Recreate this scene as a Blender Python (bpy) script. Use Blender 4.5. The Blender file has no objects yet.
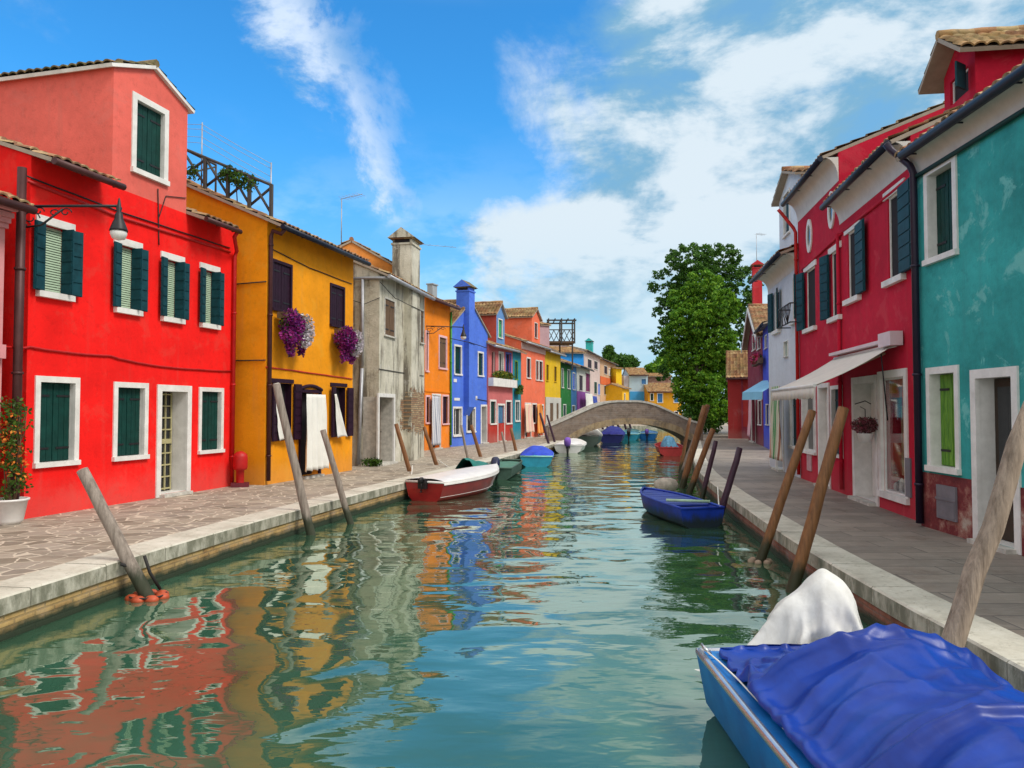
import bpy, math, random
from mathutils import Vector, noise as mnoise
random.seed(7)
R=math.radians; PI=math.pi
scene=bpy.context.scene; COL=scene.collection
# ------------------------------------------------------------ camera
F=760.0; CH=1.8; PITCH=math.atan(26/760.0)
cam_d=bpy.data.cameras.new('camera'); cam=bpy.data.objects.new('camera',cam_d); COL.objects.link(cam)
cam.location=(0,0,CH); cam.rotation_euler=(PI/2+PITCH,0,0)
cam_d.sensor_width=36; cam_d.lens=F/1024*36; cam_d.clip_end=3000; cam_d.clip_start=.05
scene.camera=cam
def ray(px,py):
    cx=(px-512)/F; cy=(384-py)/F
    return Vector((cx, math.cos(PITCH)-cy*math.sin(PITCH), math.sin(PITCH)+cy*math.cos(PITCH)))
def gp(px,py,z=0.0):
    d=ray(px,py); t=(z-CH)/d.z
    return Vector((d.x*t,d.y*t,z))
def dp(px,py,Y):
    d=ray(px,py); t=Y/d.y
    return Vector((d.x*t,Y,CH+d.z*t))
# ------------------------------------------------------------ materials
def newmat(name):
    m=bpy.data.materials.new(name); m.use_nodes=True
    nt=m.node_tree; return m,nt,nt.nodes['Principled BSDF']
def N(nt,t,**k):
    n=nt.nodes.new(t)
    for a,b in k.items():
        if a in n.inputs: n.inputs[a].default_value=b
        else: setattr(n,a,b)
    return n
def L(nt,a,b): nt.links.new(a,b)
def c4(c): return (c[0],c[1],c[2],1)
def mul(c,f): return tuple(max(0,min(1,x*f)) for x in c)
def coords(nt,scale=(1,1,1),kind='Object'):
    tc=N(nt,'ShaderNodeTexCoord'); mp=N(nt,'ShaderNodeMapping'); mp.inputs['Scale'].default_value=scale
    L(nt,tc.outputs[kind],mp.inputs['Vector']); return mp.outputs['Vector']
def ramp(nt,fac,stops):
    r=N(nt,'ShaderNodeValToRGB'); L(nt,fac,r.inputs['Fac'])
    e=r.color_ramp.elements
    while len(e)<len(stops): e.new(.5)
    for i,(p,c) in enumerate(stops): e[i].position=p; e[i].color=c4(c)
    return r.outputs['Color']
def noise(nt,vec,scale,detail=4,rough=.6,dist=0):
    n=N(nt,'ShaderNodeTexNoise'); n.inputs['Scale'].default_value=scale; n.inputs['Detail'].default_value=detail
    n.inputs['Roughness'].default_value=rough; n.inputs['Distortion'].default_value=dist
    L(nt,vec,n.inputs['Vector']); return n.outputs['Fac']
def mix(nt,fac,a,b,mode='MIX'):
    m=N(nt,'ShaderNodeMix'); m.data_type='RGBA'; m.blend_type=mode
    for s,v in ((m.inputs['Factor'],fac),(m.inputs['A'],a),(m.inputs['B'],b)):
        if isinstance(v,(tuple,list)): s.default_value=c4(v)
        elif isinstance(v,(int,float)): s.default_value=v
        else: L(nt,v,s)
    return m.outputs['Result']
def math_(nt,op,a,b=0,clamp=False):
    m=N(nt,'ShaderNodeMath'); m.operation=op; m.use_clamp=clamp
    for s,v in ((m.inputs[0],a),(m.inputs[1],b)):
        if isinstance(v,(int,float)): s.default_value=v
        else: L(nt,v,s)
    return m.outputs[0]
def mrange(nt,v,a,b,c=0,d=1,smooth=True):
    m=N(nt,'ShaderNodeMapRange'); m.interpolation_type='SMOOTHSTEP' if smooth else 'LINEAR'
    L(nt,v,m.inputs['Value'])
    for k,x in zip(('From Min','From Max','To Min','To Max'),(a,b,c,d)): m.inputs[k].default_value=x
    return m.outputs['Result']
def bump(nt,b,h,strength,dist=.02):
    n=N(nt,'ShaderNodeBump'); n.inputs['Strength'].default_value=strength; n.inputs['Distance'].default_value=dist
    L(nt,h,n.inputs['Height']); L(nt,n.outputs['Normal'],b.inputs['Normal'])
def mat(name,col,rough=.7,var=.15,scale=4,bmp=.15,bs=30,metal=0,col2=None,stretch=(1,1,1),spec=.4,coat=0,wet=None):
    m,nt,b=newmat(name); v=coords(nt,stretch)
    f=noise(nt,v,scale,5,.65)
    c=ramp(nt,f,[(.3,mul(col,1-var)),(.7,col2 if col2 else mul(col,1+var))])
    if wet is not None:
        tc=N(nt,'ShaderNodeTexCoord'); sx=N(nt,'ShaderNodeSeparateXYZ'); L(nt,tc.outputs['Object'],sx.inputs[0])
        zz=math_(nt,'ADD',sx.outputs['Z'],math_(nt,'MULTIPLY',noise(nt,coords(nt,(6,6,2)),1.5,5,.7),-.35))
        c=mix(nt,mrange(nt,zz,wet-.1,wet+.1,.92,0),c,(.018,.028,.012))
    L(nt,c,b.inputs['Base Color']); b.inputs['Roughness'].default_value=rough
    b.inputs['Metallic'].default_value=metal; b.inputs['Specular IOR Level'].default_value=spec
    if coat: b.inputs['Coat Weight'].default_value=coat; b.inputs['Coat Roughness'].default_value=.1
    if bmp: bump(nt,b,noise(nt,v,bs,4),bmp,.01)
    return m
def stucco(name,col,var=.14,stain=.35,dirt=(.25,.22,.18),damp=.35,patch=None,bmp=.35,pa=.35):
    """painted lime render: cloudy fading, vertical rain streaks, rising damp, odd repainted patches"""
    m,nt,b=newmat(name); v=coords(nt)
    c=ramp(nt,noise(nt,v,.7,7,.7),[(.30,mul(col,1-1.7*var)),(.5,col),(.70,mul(col,1+1.5*var))])
    c=mix(nt,mrange(nt,noise(nt,v,5.5,6,.75),.50,.68,0,.45),c,mul(col,.68))
    pat=mrange(nt,noise(nt,v,1.6,7,.7,.6),.54,.62)
    c=mix(nt,math_(nt,'MULTIPLY',pat,pa),c,patch if patch else tuple(x*.75+.1 for x in col))
    vs=coords(nt,(5,5,.35))
    st=mrange(nt,noise(nt,vs,1.0,5,.6),.52,.78)
    c=mix(nt,math_(nt,'MULTIPLY',st,stain),c,tuple(.5*a+.5*d*.8 for a,d in zip(col,dirt)))
    if damp:
        tc=N(nt,'ShaderNodeTexCoord'); sx=N(nt,'ShaderNodeSeparateXYZ'); L(nt,tc.outputs['Object'],sx.inputs[0])
        z=math_(nt,'ADD',sx.outputs['Z'],math_(nt,'MULTIPLY',noise(nt,v,2.2,5,.7),-.9))
        dm=mrange(nt,z,-.35,.3,1,0)
        c=mix(nt,math_(nt,'MULTIPLY',dm,damp),c,tuple(.4*a+.6*d for a,d in zip(col,(.33,.28,.24))))
    L(nt,c,b.inputs['Base Color']); b.inputs['Roughness'].default_value=.85; b.inputs['Specular IOR Level'].default_value=.2
    h=math_(nt,'ADD',noise(nt,v,26,5,.7),math_(nt,'MULTIPLY',noise(nt,v,3,4),1.5))
    bump(nt,b,h,bmp,.012)
    return m
def brick_nodes(nt,vec,c1,c2,mortar,bw=.25,bh=.07,ms=.012):
    n=N(nt,'ShaderNodeTexBrick'); L(nt,vec,n.inputs['Vector']); n.inputs['Scale'].default_value=1
    n.inputs['Color1'].default_value=c4(c1); n.inputs['Color2'].default_value=c4(c2); n.inputs['Mortar'].default_value=c4(mortar)
    n.inputs['Brick Width'].default_value=bw; n.inputs['Row Height'].default_value=bh; n.inputs['Mortar Size'].default_value=ms
    n.inputs['Bias'].default_value=0; n.inputs['Mortar Smooth'].default_value=.3
    return n
def xz_vec(nt,a='X',b='Z',kind='Object'):
    tc=N(nt,'ShaderNodeTexCoord'); s=N(nt,'ShaderNodeSeparateXYZ'); c=N(nt,'ShaderNodeCombineXYZ')
    L(nt,tc.outputs[kind],s.inputs[0]); L(nt,s.outputs[a],c.inputs['X']); L(nt,s.outputs[b],c.inputs['Y'])
    return c.outputs[0]
def brickmat(name,c1,c2,mortar,a='X',b='Z',bw=.25,bh=.07,moss=None,ms=.012,mo=.7):
    m,nt,B=newmat(name); v=xz_vec(nt,a,b); br=brick_nodes(nt,v,c1,c2,mortar,bw,bh,ms)
    w=coords(nt)
    c=mix(nt,.55,br.outputs['Color'],ramp(nt,noise(nt,w,2.5,6,.7),[(.3,mul(c1,.45)),(.5,c2),(.72,tuple(x*.5+.25 for x in c1))]))
    c=mix(nt,mrange(nt,noise(nt,w,1.1,6,.7),.5,.62,0,mo),c,mortar)
    if moss:
        tc=N(nt,'ShaderNodeTexCoord'); s=N(nt,'ShaderNodeSeparateXYZ'); L(nt,tc.outputs['Object'],s.inputs[0])
        zz=math_(nt,'ADD',s.outputs['Z'],math_(nt,'MULTIPLY',noise(nt,w,3,5,.7),-.16))
        c=mix(nt,mrange(nt,zz,moss-.08,moss+.03,1,0),c,(.018,.03,.014))
    L(nt,c,B.inputs['Base Color']); B.inputs['Roughness'].default_value=.9
    h=math_(nt,'SUBTRACT',math_(nt,'MULTIPLY',noise(nt,w,22,5,.7),.8),br.outputs['Fac'])
    bump(nt,B,h,.7,.015); return m
def tilemat(name,cols,moss=(.10,.11,.03),mossa=.4):
    m,nt,b=newmat(name); 
    tc=N(nt,'ShaderNodeTexCoord'); sn=N(nt,'ShaderNodeVectorMath'); sn.operation='SNAP'
    sn.inputs[1].default_value=(.2,.36,5); L(nt,tc.outputs['Object'],sn.inputs[0])
    wn=N(nt,'ShaderNodeTexWhiteNoise'); L(nt,sn.outputs[0],wn.inputs['Vector'])
    k=len(cols)-1
    c=ramp(nt,wn.outputs['Value'],[(i/k,cc) for i,cc in enumerate(cols)])
    v=coords(nt); c=mix(nt,mrange(nt,noise(nt,v,2.3,6,.7),.45,.65,0,mossa),c,moss)
    c=mix(nt,mrange(nt,noise(nt,v,9,5,.7),.5,.7,0,.5),c,(.05,.04,.035))
    L(nt,c,b.inputs['Base Color']); b.inputs['Roughness'].default_value=.9
    bump(nt,b,noise(nt,v,40,4),.5,.01); return m
def island_mat(name,cols,rough=.6,trans=.0):
    m,nt,b=newmat(name); g=N(nt,'ShaderNodeNewGeometry')
    k=len(cols)-1
    c=ramp(nt,g.outputs['Random Per Island'],[(i/k,cc) for i,cc in enumerate(cols)])
    L(nt,c,b.inputs['Base Color']); b.inputs['Roughness'].default_value=rough; b.inputs['Specular IOR Level'].default_value=.25
    if trans:
        t=N(nt,'ShaderNodeBsdfTranslucent'); L(nt,c,t.inputs['Color']); ms=N(nt,'ShaderNodeMixShader'); ms.inputs[0].default_value=trans
        o=nt.nodes['Material Output']; L(nt,b.outputs[0],ms.inputs[1]); L(nt,t.outputs[0],ms.inputs[2]); L(nt,ms.outputs[0],o.inputs['Surface'])
    return m
# ------------------------------------------------------------ mesh builder
class MB:
    def __init__(s): s.v=[]; s.f=[]; s.m=[]; s.sm=[]
    def vert(s,p): s.v.append(tuple(p)); return len(s.v)-1
    def face(s,pts,m=0,smooth=False):
        i=[s.vert(p) for p in pts]; s.f.append(i); s.m.append(m); s.sm.append(smooth)
    def obox(s,O,U,S,Nn,l,d,t0,t1,m=0):
        P=[]
        for t in (t0,t1):
            for (a,b) in ((0,0),(l,0),(l,d),(0,d)): P.append(s.vert(O+U*a+S*b+Nn*t))
        for q in ((3,2,1,0),(4,5,6,7),(0,1,5,4),(1,2,6,5),(2,3,7,6),(3,0,4,7)):
            s.f.append([P[k] for k in q]); s.m.append(m); s.sm.append(False)
    def box(s,x0,x1,y0,y1,z0,z1,m=0):
        s.obox(Vector((x0,y0,0)),Vector((1,0,0)),Vector((0,1,0)),Vector((0,0,1)),x1-x0,y1-y0,z0,z1,m)
    def grid(s,rows,m=0,smooth=True,closeu=False):
        ids=[[s.vert(p) for p in r] for r in rows]
        n=len(ids[0])
        for i in range(len(ids)-1):
            for j in range(n if closeu else n-1):
                k=(j+1)%n
                s.f.append([ids[i][j],ids[i][k],ids[i+1][k],ids[i+1][j]]); s.m.append(m); s.sm.append(smooth)
        return ids
    def tube(s,pts,rad,n=8,m=0,cap=True):
        pts=[Vector(p) for p in pts]
        if isinstance(rad,(int,float)): rad=[rad]*len(pts)
        rows=[]; prev=None
        for i,p in enumerate(pts):
            a=pts[max(0,i-1)]; b=pts[min(len(pts)-1,i+1)]; d=(b-a).normalized()
            if prev is None:
                ref=Vector((0,0,1)) if abs(d.z)<.9 else Vector((1,0,0)); x=d.cross(ref).normalized()
            else:
                x=(prev-d*prev.dot(d)).normalized()
            prev=x; y=d.cross(x)
            rows.append([p+(x*math.cos(2*PI*k/n)+y*math.sin(2*PI*k/n))*rad[i] for k in range(n)])
        ids=s.grid(rows,m,True,True)
        if cap:
            s.f.append(ids[0][::-1]); s.m.append(m); s.sm.append(False)
            s.f.append(ids[-1]); s.m.append(m); s.sm.append(False)
    def lathe(s,c,prof,n=16,m=0,sx=1,sy=1):
        c=Vector(c)
        s.grid([[c+Vector((r*sx*math.cos(2*PI*k/n),r*sy*math.sin(2*PI*k/n),z)) for k in range(n)] for r,z in prof],m,True,True)
    def ell(s,c,r,n=14,k=9,m=0,pw=1.0,tilt=None):
        rows=[]
        c=Vector(c)
        for i in range(k+1):
            a=-PI/2+PI*i/k; ca=abs(math.cos(a))**pw; sa=math.copysign(abs(math.sin(a))**pw,math.sin(a))
            row=[]
            for j in range(n):
                b=2*PI*j/n; cb=math.copysign(abs(math.cos(b))**pw,math.cos(b)); sb=math.copysign(abs(math.sin(b))**pw,math.sin(b))
                p=Vector((r[0]*ca*cb,r[1]*ca*sb,r[2]*sa))
                if tilt: p.rotate(tilt)
                row.append(c+p)
            rows.append(row)
        s.grid(rows,m,True,True)
    def build(s,name,mats,parent=None,bevel=0):
        me=bpy.data.meshes.new(name); me.from_pydata(s.v,[],s.f)
        if not isinstance(mats,(list,tuple)): mats=[mats]
        for x in mats: me.materials.append(x)
        me.polygons.foreach_set('material_index',[min(i,len(mats)-1) for i in s.m])
        me.polygons.foreach_set('use_smooth',s.sm); me.update()
        o=bpy.data.objects.new(name,me); COL.objects.link(o)
        if parent: o.parent=parent
        if bevel:
            md=o.modifiers.new('bevel','BEVEL'); md.width=bevel; md.segments=2; md.limit_method='ANGLE'
        return o
def tag(o,label=None,cat=None,group=None,kind=None):
    if label: o['label']=label
    if cat: o['category']=cat
    if group: o['group']=group
    if kind: o['kind']=kind
    return o
def empty(name,loc,rz=0,label=None,cat=None,group=None):
    e=bpy.data.objects.new(name,None); COL.objects.link(e); e.location=loc; e.rotation_euler=(0,0,rz); e.empty_display_size=.2
    return tag(e,label,cat,group)
def tilepatch(mb,O,U,S,Ln,D,wave=.2,row=.36,sub=6,m=0,amp=.05,sag=0):
    Nn=U.cross(S).normalized()
    if Nn.z<0: Nn=-Nn
    nx=max(2,int(Ln/wave*sub)); nr=max(1,int(round(D/row))); rr=D/nr
    cj=[random.uniform(-.05,.05) for _ in range(int(Ln/wave)+3)]
    rows=[]
    for r in range(nr):
        rj=[random.uniform(-.012,.012) for _ in cj]
        for e in (0,1):
            pr=[]
            for i in range(nx+1):
                x=Ln*i/nx; ph=x/wave; k=int(ph)
                h=abs(math.sin(PI*ph))**.8*amp
                h+= (.035 if e==0 else 0)+rj[k]
                s0=(r+e)*rr + (cj[k]*rr if r<nr and (e==0) else cj[k]*rr)
                pr.append(O+U*x+S*max(-.04,s0)+Nn*(h+sag*math.sin(PI*x/Ln)))
            rows.append(pr)
    mb.grid(rows,m,True)
    # lower lip so that tile ends read as thick clay
    mb.grid([[p-Nn*.03 for p in rows[0]],rows[0]],m,False)
# ------------------------------------------------------------ shared materials
WHITE=mat('white_trim',(.74,.72,.68),.65,.2,3.5,.2,col2=(.80,.78,.75))
STONE=mat('istrian_stone',(.50,.48,.43),.8,.3,5,.3,25)
DGREEN=mat('dark_green_paint',(.004,.04,.032),.55,.3,6,.08,spec=.2)
BGREEN=mat('bottle_green_paint',(.006,.075,.055),.45,.25,6,.08)
TEALSH=mat('blue_green_shutter_paint',(.005,.047,.062),.6,.3,6,.08,spec=.2)
LIME=mat('worn_green_paint',(.06,.24,.02),.6,.35,5,.15,col2=(.16,.34,.03),stretch=(8,8,1))
PURPB=mat('dark_aubergine_paint',(.022,.006,.018),.6,.25,6,.08,spec=.2)
BROWNW=mat('weathered_brown_wood',(.13,.075,.04),.8,.35,3,.3,20,stretch=(9,9,1))
BLACKM=mat('black_iron',(.012,.011,.013),.5,.2,8,.05)
GUTTER=mat('dark_gutter_metal',(.006,.011,.028),.45,.25,4,.05,spec=.3)
GUTTERB=mat('brown_gutter_metal',(.07,.022,.022),.5,.25,4,.05,metal=.2)
GUTTERG=mat('grey_gutter_metal',(.36,.37,.40),.45,.2,4,.05,metal=.4)
REDPIPE=mat('red_painted_pipe',(.45,.008,.008),.5,.2,4,.05)
BLIND=mat('pale_green_blind',(.38,.50,.36),.6,.1,5,0)
GLASS,_nt,_b=newmat('dark_window_glass'); _b.inputs['Base Color'].default_value=(.012,.014,.018,1); _b.inputs['Roughness'].default_value=.05; _b.inputs['Specular IOR Level'].default_value=.7
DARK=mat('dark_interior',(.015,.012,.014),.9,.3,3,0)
CABLE=mat('black_cable',(.02,.018,.018),.7,.2,4,0)
CLOTH=mat('white_cotton',(.74,.73,.68),.9,.06,3,.2,60)
TILE=tilemat('terracotta_tiles',[(.30,.11,.05),(.42,.24,.12),(.20,.09,.05),(.48,.33,.17),(.27,.15,.08)])
TILEY=tilemat('ochre_tiles',[(.30,.13,.06),(.40,.24,.10),(.21,.09,.045),(.44,.31,.15),(.27,.14,.065)],mossa=.4)
TILEG=tilemat('mossy_tiles',[(.16,.10,.05),(.2,.15,.07),(.12,.09,.05),(.24,.2,.09)],moss=(.045,.07,.015),mossa=.7)
SOFFIT=mat('brown_soffit',(.34,.28,.22),.8,.15,5,.15)
LEAF=island_mat('leaf_green',[(.02,.05,.008),(.05,.12,.015),(.09,.18,.02),(.035,.08,.012)],.5,.25)
SHOPG,_nt,_b=newmat('clear_shop_glass')
_t=N(_nt,'ShaderNodeBsdfTransparent'); _g=N(_nt,'ShaderNodeBsdfGlossy'); _g.inputs['Roughness'].default_value=.02
_m=N(_nt,'ShaderNodeMixShader'); _m.inputs[0].default_value=.28; L(_nt,_t.outputs[0],_m.inputs[1]); L(_nt,_g.outputs[0],_m.inputs[2]); L(_nt,_m.outputs[0],_nt.nodes['Material Output'].inputs['Surface'])
X1=Vector((1,0,0)); Y1=Vector((0,1,0)); Z1=Vector((0,0,1))
# ------------------------------------------------------------ wall with real openings
def wallmesh(mb,u0,u1,z0,z1,holes,y0=0,depth=6,rise=0,gable='front',m=0,rv=.2):
    """box of wall: front at y0 with openings and reveals; gable='front' puts a triangle on the front, 'side' on both ends"""
    us=sorted({u0,u1,*[h[0] for h in holes],*[h[1] for h in holes]}); zs=sorted({z0,z1,*[h[2] for h in holes],*[h[3] for h in holes]})
    us=[u for u in us if u0<=u<=u1]; zs=[z for z in zs if z0<=z<=z1]
    for i in range(len(us)-1):
        for j in range(len(zs)-1):
            uc=(us[i]+us[i+1])/2; zc=(zs[j]+zs[j+1])/2
            if any(h[0]<uc<h[1] and h[2]<zc<h[3] for h in holes): continue
            mb.face([(us[i],y0,zs[j]),(us[i+1],y0,zs[j]),(us[i+1],y0,zs[j+1]),(us[i],y0,zs[j+1])],m)
    for h in holes:
        a,b,c,d=h[:4]; r=y0+h[4]+.03
        mb.face([(a,y0,c),(a,y0,d),(a,r,d),(a,r,c)],1 if len(h)>5 else m); mb.face([(b,y0,c),(b,r,c),(b,r,d),(b,y0,d)],1 if len(h)>5 else m)
        mb.face([(a,y0,d),(b,y0,d),(b,r,d),(a,r,d)],1 if len(h)>5 else m); mb.face([(a,y0,c),(a,r,c),(b,r,c),(b,y0,c)],1 if len(h)>5 else m)
        mb.face([(a,r,c),(b,r,c),(b,r,d),(a,r,d)],m)
    yb=y0+depth
    mb.face([(u0,yb,z0),(u0,yb,z1),(u1,yb,z1),(u1,yb,z0)],m)
    mb.face([(u0,y0,z1),(u1,y0,z1),(u1,yb,z1),(u0,yb,z1)],m)
    for u in (u0,u1):
        P=[(u,y0,z0),(u,yb,z0),(u,yb,z1),(u,y0,z1)]
        if gable=='side' and rise: P=[(u,y0,z0),(u,yb,z0),(u,yb,z1),(u,(y0+yb)/2,z1+rise),(u,y0,z1)]
        mb.face(P,m)
    if gable=='front' and rise:
        for y in (y0,yb): mb.face([(u0,y,z1),(u1,y,z1),((u0+u1)/2,y,z1+rise)],m)
def rooftiles(root,u0,u1,y0,y1,z,rise,gable,tm,sub=5,ovf=.38,ovs=.12,sm=None,name='roof',over_eave=.3,tilt=.0):
    mb=MB(); sm=sm or SOFFIT
    if gable=='side':
        run=(y1-y0)/2; s=Vector((0,run,rise)).normalized(); k=ovf/s.y
        O=Vector((u0-ovs,y0,z))-s*k; n=Vector((0,-s.z,s.y)); Ls=math.hypot(run,rise)+k; W=u1-u0+2*ovs
        mb.obox(O,X1,s,n,W,Ls,.003,.07,1); tilepatch(mb,O+n*.072,X1,s,W,Ls+.03,sub=sub)
        s2=Vector((0,-s.y,s.z)); n2=Vector((0,s.z,s.y)); O2=Vector((u0-ovs,y1,z))-s2*k
        mb.obox(O2,X1,s2,n2,W,Ls,.003,.07,1); tilepatch(mb,O2+n2*.072,X1,s2,W,Ls+.03,sub=3)
        r=[Vector((u0-ovs+W*i/20,(y0+y1)/2,z+rise+.12+.01*math.sin(i*2.3))) for i in range(21)]; mb.tube(r,.09,7)
    else:
        run=(u1-u0)/2; 
        for sg in (1,-1):
            s=Vector((sg*run,0,rise)).normalized(); k=over_eave/abs(s.x)
            st=Vector((u0 if sg>0 else u1,y0-ovf,z))-s*k; n=Vector((-sg*s.z,0,abs(s.x))); Ls=math.hypot(run,rise)+k
            D=y1-y0+ovf
            mb.obox(st,Y1,s,n,D,Ls,.003,.07,1); tilepatch(mb,st+n*.072,Y1,s,D,Ls+.03,sub=sub)
        r=[Vector(((u0+u1)/2,y0-ovf+(y1-y0+ovf)*i/16,z+rise+.12+.01*math.sin(i*2.3))) for i in range(17)]; mb.tube(r,.085,7)
    return mb.build(name,[tm,sm],root)
def shutter_leaf(mb,O,U,w,z0,z1,louvre=True,th=.035,strap=True):
    """one leaf: O hinge foot (z ignored), U unit direction in plan; planks or ribbed face with iron straps"""
    Nn=Vector((U.y,-U.x,0))  # outward
    O=Vector((O.x,O.y,0)); h=z1-z0
    mb.obox(O+Z1*z0,U,Z1,Nn,w,h,0,th)
    if louvre:
        k=max(3,int(h/.22))
        for i in range(k): mb.obox(O+Z1*(z0+h*(i+.06)/k)+U*.02,U,Z1,Nn,w-.04,h/k*.86,th,th+.014)
    else:
        for i in range(3): mb.obox(O+Z1*(z0+.01)+U*(w*i/3+.004),U,Z1,Nn,w/3-.008,h-.02,th,th+.012)
        if strap:
            for zz in (.16,.84): mb.obox(O+Z1*(z0+h*zz)+U*.01,U,Z1,Nn,w*.85,.035,th+.012,th+.022,1)
class House:
    def __init__(s,name,label,A,B,zE,m,depth=7,rise=1.5,gable='side',tile=None,ovf=.4,sub=5,gut=None,base=-.05,y0=0,cat='house',roof=True,ovs=.1,trim=None,gutoff=.06,back=None):
        s.A=Vector((A[0],A[1],0)); s.B=Vector((B[0],B[1],0)); d=s.B-s.A; s.W=d.length; s.ex=d.normalized(); s.ey=Vector((-s.ex.y,s.ex.x,0))
        s.root=empty(name,s.A,math.atan2(s.ex.y,s.ex.x),label,cat)
        s.zE=zE if zE else 6; s.m=m; s.depth=depth; s.rise=rise; s.gable=gable; s.tile=tile or TILE; s.ovf=ovf; s.sub=sub; s.gut=gut; s.base=base; s.holes=[]; s.roof=roof; s.ovs=ovs
        s.jobs=[]; s.extra=[]; s.trim=trim or WHITE
    def uz(s,px,py,off=0):
        d=ray(px,py); O=Vector((0,0,CH)); P=s.A+s.ey*off
        t=(P-O).dot(s.ey)/d.dot(s.ey); q=O+d*t
        return (q-s.A).dot(s.ex), q.z
    def eave(s,px,py): s.zE=s.uz(px,py)[1]; return s
    def rect(s,xl,xr,yt,yb,off=0):
        u0,z1=s.uz(xl,yt,off); _,z0=s.uz(xl,yb,off); u1,_=s.uz(xr,yt,off)
        return u0,u1,z0,z1
    def win(s,xl,xr,yt,yb,**k):
        r=s.rect(xl,xr,yt,yb,k.get('y0',0)); s.winr(*r,**k)
    def winr(s,u0,u1,z0,z1,fw=.09,rec=.13,frame=True,fm=None,sm=None,style='closed',sill=True,y0=0,holes=None,lintel=False,ang=12,name='window',mull=0,left=True,right=True,arch=False,sw=None,blind=None,wr=False,curt=None,pm=None,cav=0):
        if frame: u0+=fw; u1-=fw; z0+=(fw*.8); z1-=fw
        (s.holes if holes is None else holes).append((u0,u1,z0,z1,rec+cav)+((1,) if wr else ()))
        s.jobs.append((u0,u1,z0,z1,fw,rec,frame,fm or s.trim,sm or DGREEN,style,sill,y0,lintel,ang,name,mull,left,right,sw,blind,pm))
    def door(s,xl,xr,yt,z0=0.0,fw=.1,rec=.25,frame=True,fm=None,dm=None,style='panel',y0=0,wr=False):
        u0,z1=s.uz(xl,yt); u1,_=s.uz(xr,yt)
        if frame: u0+=fw; u1-=fw; z1-=fw
        s.holes.append((u0,u1,z0+.06,z1,rec)+((1,) if wr else ()))
        s.jobs.append(('door',u0,u1,z0+.06,z1,fw,rec,frame,fm or s.trim,dm or BROWNW,style))
    def finish(s):
        mb=MB(); wallmesh(mb,0,s.W,s.base,s.zE,s.holes,0,s.depth,s.rise,s.gable); s.wall=mb.build('wall',[s.m,s.trim],s.root)
        if s.roof: s.roofo=rooftiles(s.root,0,s.W,0,s.depth,s.zE,s.rise,s.gable,s.tile,s.sub,s.ovf,s.ovs)
        if s.gut and s.gable=='side':
            sl=s.rise/(s.depth/2); z=s.zE-s.ovf*sl+.01; s.gutter(-s.ovs,s.W+s.ovs,-s.ovf-.055,z,s.gut)
        for j in s.jobs: s.mkdoor(*j[1:]) if j[0]=='door' else s.mkwin(*j)
        return s
    def gutter(s,u0,u1,y,z,m,r=.065):
        mb=MB(); mb.tube([(u0,y,z),(u1,y,z)],r,10); n=max(2,int((u1-u0)/1.2))
        for i in range(n+1):
            u=u0+.05+(u1-u0-.1)*i/n; mb.box(u-.012,u+.012,y,y+.2,z-.005,z+.012)
        return mb.build('gutter',m,s.root)
    def pipe(s,px,z0,z1,m,r=.045,y=-.07,u=None,neck=None,name='downpipe'):
        u=s.uz(px,400,y)[0] if u is None else u
        mb=MB(); pts=[(u,y,z0),(u,y,z1)]
        if neck: pts+=[(u,y-.05,z1+.12),(neck[0],neck[1]+.1,neck[2]-.12),(neck[0],neck[1],neck[2])]
        mb.tube(pts,r,10)
        z=z0+.6
        while z<z1: mb.tube([(u,y,z-.02),(u,y,z+.02)],r*1.25,10); z+=1.7
        mb.build(name,m,s.root)
    def wire(s,pts,m=None,r=.012,off=-.02,name='cable',sag=0):
        P=[]
        q=[(*s.uz(px,py,off),) for px,py in pts]
        for i in range(len(q)-1):
            for k in range(6):
                t=k/6; P.append((q[i][0]*(1-t)+q[i+1][0]*t,off,q[i][1]*(1-t)+q[i+1][1]*t-sag*4*t*(1-t)+random.uniform(-.006,.006)))
        P.append((q[-1][0],off,q[-1][1]))
        mb=MB(); mb.tube(P,r,6); return mb.build(name,m or CABLE,s.root)
    def mkwin(s,u0,u1,z0,z1,fw,rec,frame,fm,sm,style,sill,y0,lintel,ang,name,mull,left,right,sw,blind,pm=None):
        mb=MB(); e=.004; yf=y0-.028
        if frame:
            mb.box(u0-fw,u1+fw,yf,y0+.03,z1-e,z1+fw); mb.box(u0-fw,u0+e,yf,y0+.03,z0,z1-e); mb.box(u1-e,u1+fw,yf,y0+.03,z0,z1-e)
            mb.box(u0-fw-.01,u1+fw+.01,yf-.04,y0+.03,z0-fw*.8,z0+e)
        else:
            if lintel: mb.box(u0-.16,u1+.16,y0-.03,y0+.03,z1-e,z1+.13)
            if sill: mb.box(u0-.13,u1+.13,y0-.09,y0+.1,z0-.1,z0+e)
        # inner sash frame
        a=.035; yr=y0+rec
        ys=yr-.035
        mb2=mb
        mb2.box(u0+e,u0+a,ys,yr,z0+e,z1-e); mb2.box(u1-a,u1-e,ys,yr,z0+e,z1-e); mb2.box(u0+a,u1-a,ys,yr,z1-a,z1-e); mb2.box(u0+a,u1-a,ys,yr,z0+e,z0+a)
        if style in('glass','open','shop'): 
            for i in range(1,mull+2 if mull else 1): 
                uu=u0+(u1-u0)*i/(mull+1)
                if i<=mull: mb2.box(uu-.02,uu+.02,ys+.003,yr,z0+a,z1-a)
        w=mb.build(name,fm,s.root)
        p=MB(); p.box(u0-.003,u1+.003,yr-.012,yr+.01,z0-.003,z1+.003)
        if style in('glass','open','shop','slat'):
            p.build('pane',SHOPG if style=='shop' else (pm or GLASS),w)  # with DARK as pm, a near-black sheet paints the unlit interior, no glass
        mid=(u0+u1)/2
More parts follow.
